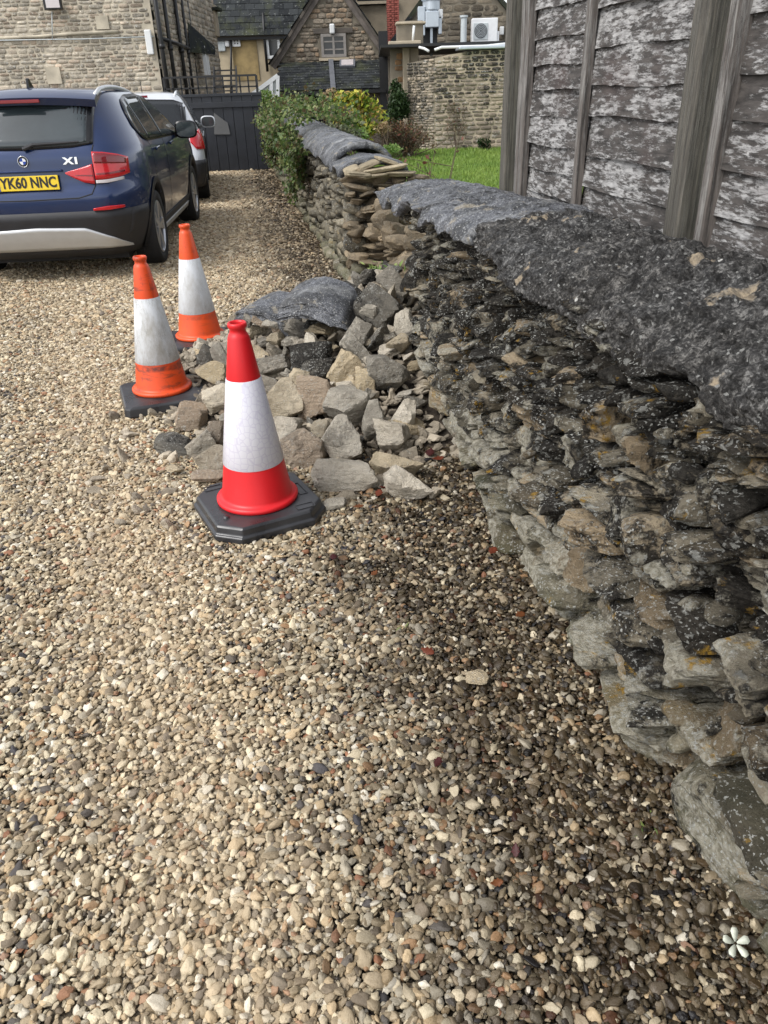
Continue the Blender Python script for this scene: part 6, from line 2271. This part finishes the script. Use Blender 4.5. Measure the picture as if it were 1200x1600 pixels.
M_HEAD = leaf_mat('dried_flower', [(0.38, 0.28, 0.16), (0.45, 0.36, 0.20), (0.30, 0.20, 0.11)])
g = np.random.default_rng(99)

# ivy over the wall
iv = empty('ivy', wpt(10.5, 0.0, 0), 0, 'leafy ivy trailing over the far stretch of wall', 'ivy')
n = 30000
s = g.uniform(8.1, 17.2, n)
lowz = 0.15 + 0.55 * (0.5 + 0.5 * vnoise(np.stack([s * 1.1, 0 * s, 0 * s], 1), 71)) + np.where(s < 9.2, (9.2 - s) * 0.45, 0)
ang = g.uniform(-1.7, 2.7, n)
top = g.random(n) < 0.45
nn = np.where(top, -0.25 + 0.42 * np.cos(ang), 0.06)
zz = np.where(top, 0.93 + 0.24 * np.maximum(np.sin(ang), -0.3), lowz + g.random(n) ** 0.8 * (1.02 - lowz))
thin = vnoise(np.stack([s * 1.9, zz * 3.0, nn * 3], 1), 72) > -0.12
bump_ = 0.07 * vnoise(np.stack([s * 2.4, zz * 3, nn * 3], 1), 73)
o_ = np.abs(g.normal(0, 0.075, n)) + bump_
s2, nn, zz = s, nn + np.where(top, np.cos(ang) * o_, o_), zz + np.where(top, np.maximum(np.sin(ang), 0) * o_ * 1.5, 0)
keep = thin & ~((s > 8.1) & (s < 8.9) & top & (ang > 0.2)) & ~((s > 13.6) & (s < 14.8) & top)
pts = (W0 + s2[:, None] * WD + nn[:, None] * WN + np.stack([0 * zz, 0 * zz, zz], 1))[keep]
leaves('ivy', iv, pts, 0.027, M_IVY, g, 0.4, 0.75, normal=np.where(top, 0, 1)[keep][:, None] * WN)
m = MB()
for k in range(40):
    s0 = g.uniform(8.4, 17)
    q = [wpt(s0 + 0.1 * j * g.normal(0, 1), 0.03 + 0.03 * g.random(), 1.0 - 0.12 * j) - np.array(iv.location) for j in range(6)]
    m.tube(q, 0.006, 4)
m.build('stem', M_TWIG, iv)


def shrub(name, label, category, px, py, Y, wpx, hpx, n, size, mat, seed, depth=0.8, stems=8, aspect=0.5, lumps=9, ground=0.03, shell=0.5):
    g = np.random.default_rng(seed)
    c = P(px, py, Y)
    sc = (c - CO) @ CF / F_PX
    w, h = wpx * sc / 2, hpx * sc / 2
    o = empty(name, (c[0], Y, ground), 0, label, category)
    pts = blob(g, n, c, (w, depth * w, h), shell, lumps)
    pts = pts[pts[:, 2] > ground]
    leaves(name, o, pts, size, mat, g, 0.5, aspect)
    twigs(o, (c[0], Y, ground), stems, (w * 0.45, w * 0.4), max(c[2] + h * 0.5 - ground, 0.2), 0.012, M_TWIG, g, 'stem', 2)
    return o


shrub('ferny_bush', 'pale green feathery bush beside the black gate', 'bush', 424, 168, 17.9, 54, 46, 2600, 0.05, M_FERNY, 1, aspect=0.28)
shrub('yellow_shrub', 'bright yellow-green shrub in front of the lean-to doorway', 'shrub', 555, 180, 18.6, 102, 84, 3000, 0.066, M_YELLOW_L, 2, aspect=0.5, lumps=14)
shrub('grey_shrub', 'straggly grey-green shrub behind the ivy on the garden side', 'shrub', 500, 212, 14.5, 120, 50, 4200, 0.036, M_GREY_L, 3, lumps=14)
shrub('low_green_plant', 'low green leafy plant at the lawn edge below the yellow shrub', 'plant', 548, 222, 15.5, 60, 40, 1100, 0.045, M_FERNY, 4, lumps=8)
shrub('evergreen_bush', 'dark evergreen bush against the ironstone buttress', 'bush', 620, 160, 21.2, 40, 66, 2600, 0.05, M_DARK_L, 5, lumps=9)
shrub('dark_weed', 'small dark weed clump at the foot of the garden wall', 'plant', 757, 226, 20.3, 22, 20, 500, 0.04, M_DARK_L, 6)
bb = shrub('dead_shrub', 'brown half-dead bush in the border before the garden wall', 'shrub', 634, 214, 19.0, 100, 60, 2200, 0.032, M_BROWN_L, 7, stems=70, lumps=16, shell=0.2)
shrub('reddish_plant', 'small reddish plant between the brown bush and the yellow shrub', 'plant', 600, 200, 18.2, 26, 20, 300, 0.04, M_HEAD, 8)
shrub('border_plant', 'low leafy green plant at the near edge of the border', 'plant', 600, 236, 17.5, 60, 16, 500, 0.045, M_FERNY, 9)
vi = empty('dead_vine', P(714, 232, YW - 0.1) * np.array([1, 1, 0]), 0, 'brown dead vine climbing the garden wall', 'vine')
tips = twigs(vi, P(714, 232, YW - 0.08) * np.array([1, 1, 0]), 9, (0.16, 0.01), 1.05, 0.008, M_TWIG, g, 'stem', 4)
leaves('dead_vine', vi, np.repeat(tips, 5, 0) + g.normal(0, 0.05, (len(tips) * 5, 3)) * np.array([1, 0.3, 1]), 0.025, M_BROWN_L, g, 0.2)
hy = empty('dried_hydrangea', P(510, 190, 17.8) * np.array([1, 1, 0]), 0, 'tall stems with round tan dried flower heads left of the yellow shrub', 'plant')
for k, (x, y) in enumerate(((506, 149), (514, 143), (521, 141), (504, 160), (512, 154), (511, 166), (508, 181), (519, 150))):
    c = P(x, y, 17.8)
    d = g.normal(0, 1, (90, 3))
    d /= np.linalg.norm(d, axis=1)[:, None]
    leaves('hydrangea', hy, c + d * 0.05, 0.022, M_HEAD, g, 0.2, 0.9, normal=d * 2, name_part='flower_head')
    MB().tube([np.array([g.normal(0, 0.05), 0, 0]), c - np.array(hy.location)], [0.008, 0.005], 5).build('stem', M_TWIG, hy)
sp_ = empty('bare_sprig', wpt(5.9, -0.75, 0.03), 0, 'dark bare sprig rising over the wall end beside the lawn', 'plant')
tips = twigs(sp_, wpt(5.9, -0.75, 0.03), 6, (0.12, 0.08), 1.05, 0.006, M_TWIG, g, 'stem', 3)
leaves('bare_sprig', sp_, np.repeat(tips, 3, 0) + g.normal(0, 0.03, (len(tips) * 3, 3)), 0.022, M_BROWN_L, g, 0.2)

# fallen leaves, weeds and a blossom on the gravel
M_REDLEAF = leaf_mat('red_fallen_leaf', [(0.12, 0.022, 0.014), (0.17, 0.04, 0.018), (0.20, 0.07, 0.025), (0.07, 0.016, 0.016)])
LEAF = [(770, 862, 0.034, 'wet orange-red leaf at the wall foot below the black stones'), (668, 1018, 0.030, 'curled orange-red leaf on the open gravel well below the heap'),
        (521, 872, 0.028, 'flat orange leaf on the gravel in front of the red cone base'), (672, 708, 0.045, 'dark red leaf by the wall beside the stone standing on edge'),
        (684, 718, 0.040, 'crumpled brown-red leaf between heap and wall foot'), (592, 772, 0.034, 'brown-red leaf just below the long tan stone'), (600, 763, 0.030, 'rusty leaf tucked between the two front stones of the heap'),
        (812, 962, 0.030, 'dark crimson leaf at the wall foot by the algae-covered stone'), (684, 1192, 0.022, 'tiny crimson leaf in the dark damp gravel'), (806, 1328, 0.020, 'small pink-red petal in the dark gravel near the bottom'),
        (776, 1380, 0.018, 'small crimson petal lowest in the damp gravel'), (585, 896, 0.022, 'dark purple leaf fragment on the gravel right of the orange leaf'), (560, 792, 0.03, 'brown leaf beside the small flat chip by the cone base')]
for k, (px, py, sz, lab) in enumerate(LEAF):
    gl = np.random.default_rng(300 + k)
    q = G(px, py, 0.026)
    a0 = gl.uniform(0, 6.28)
    cu = gl.uniform(0.15, 0.5)
    vs, fs = [], []
    m_ = 9
    for i in range(m_):
        tt = i / (m_ - 1)
        wdt = sz * 0.42 * math.sin(math.pi * tt ** 0.8) * (1 + 0.25 * math.sin(tt * 22))
        x = (tt - 0.5) * sz * 1.5
        zc_ = cu * x * x / sz
        vs += [(x, -wdt, zc_ + wdt * 0.45), (x, 0, zc_), (x, wdt, zc_ + wdt * 0.35)]
    for i in range(m_ - 1):
        for j in range(2):
            fs.append((i * 3 + j, (i + 1) * 3 + j, (i + 1) * 3 + j + 1, i * 3 + j + 1))
    me = new_mesh('fallen_leaf', vs, fs, M_REDLEAF, True)
    at = me.attributes.new('rnd', 'FLOAT', 'POINT')
    at.data.foreach_set('value', [gl.random()] * len(vs))
    o = link('fallen_leaf', me, None, q, (gl.normal(0, 0.2), gl.normal(0, 0.2), a0))
    md = o.modifiers.new('thick', 'SOLIDIFY')
    md.thickness = 0.0012
    tag(o, lab, 'leaf', 'fallen red leaves on the gravel')

for (px, py, n_, sz, lab) in ((631, 458, 60, 0.035, 'bright green grass tuft in the gap of the wall'), (1012, 1300, 10, 0.010, 'tiny green seedling by the wall foot near the bottom'), (627, 982, 9, 0.009, 'tiny green seedling in the gravel far from the wall')):
    c = G(px, py, 0.02) if py > 600 else wpt(4.05, -0.02, heap_sn(4.05, 0) + 0.05)
    o = empty('weed', c, 0, lab, 'weed')
    pts = c + np.abs(g.normal(0, 1, (n_, 3))) * np.array([sz * 1.6, sz * 1.6, sz * 1.0]) * np.sign(g.normal(0, 1, (n_, 3)) + np.array([0, 0, 5]))
    leaves('weed', o, pts, sz, M_FERNY if py < 600 else M_IVY, g, 0.3, 0.25)
fw = G(1148, 1474, 0.035)
bl = empty('fallen_blossom', fw, 0, 'white five-petalled blossom on the gravel at the wall foot', 'flower')
M_PETAL = plain('white_petal', (0.52, 0.54, 0.45), 0.6, 0.1, 40)
for k in range(5):
    a = 2 * math.pi * k / 5 + 0.3
    vs = []
    for (rr, w) in ((0.003, 0.0015), (0.011, 0.005), (0.020, 0.0075), (0.026, 0.0045)):
        for s_ in (-1, 1):
            vs.append((math.cos(a) * rr - math.sin(a) * w * s_, math.sin(a) * rr + math.cos(a) * w * s_, 0.002 + rr * 0.25))
    o = MB().add(vs, [(0, 1, 3, 2), (2, 3, 5, 4), (4, 5, 7, 6)]).build('petal', M_PETAL, bl, smooth=True)
    md = o.modifiers.new('thick', 'SOLIDIFY')
    md.thickness = 0.001
bl.rotation_euler = (0.5, 0.1, 0)
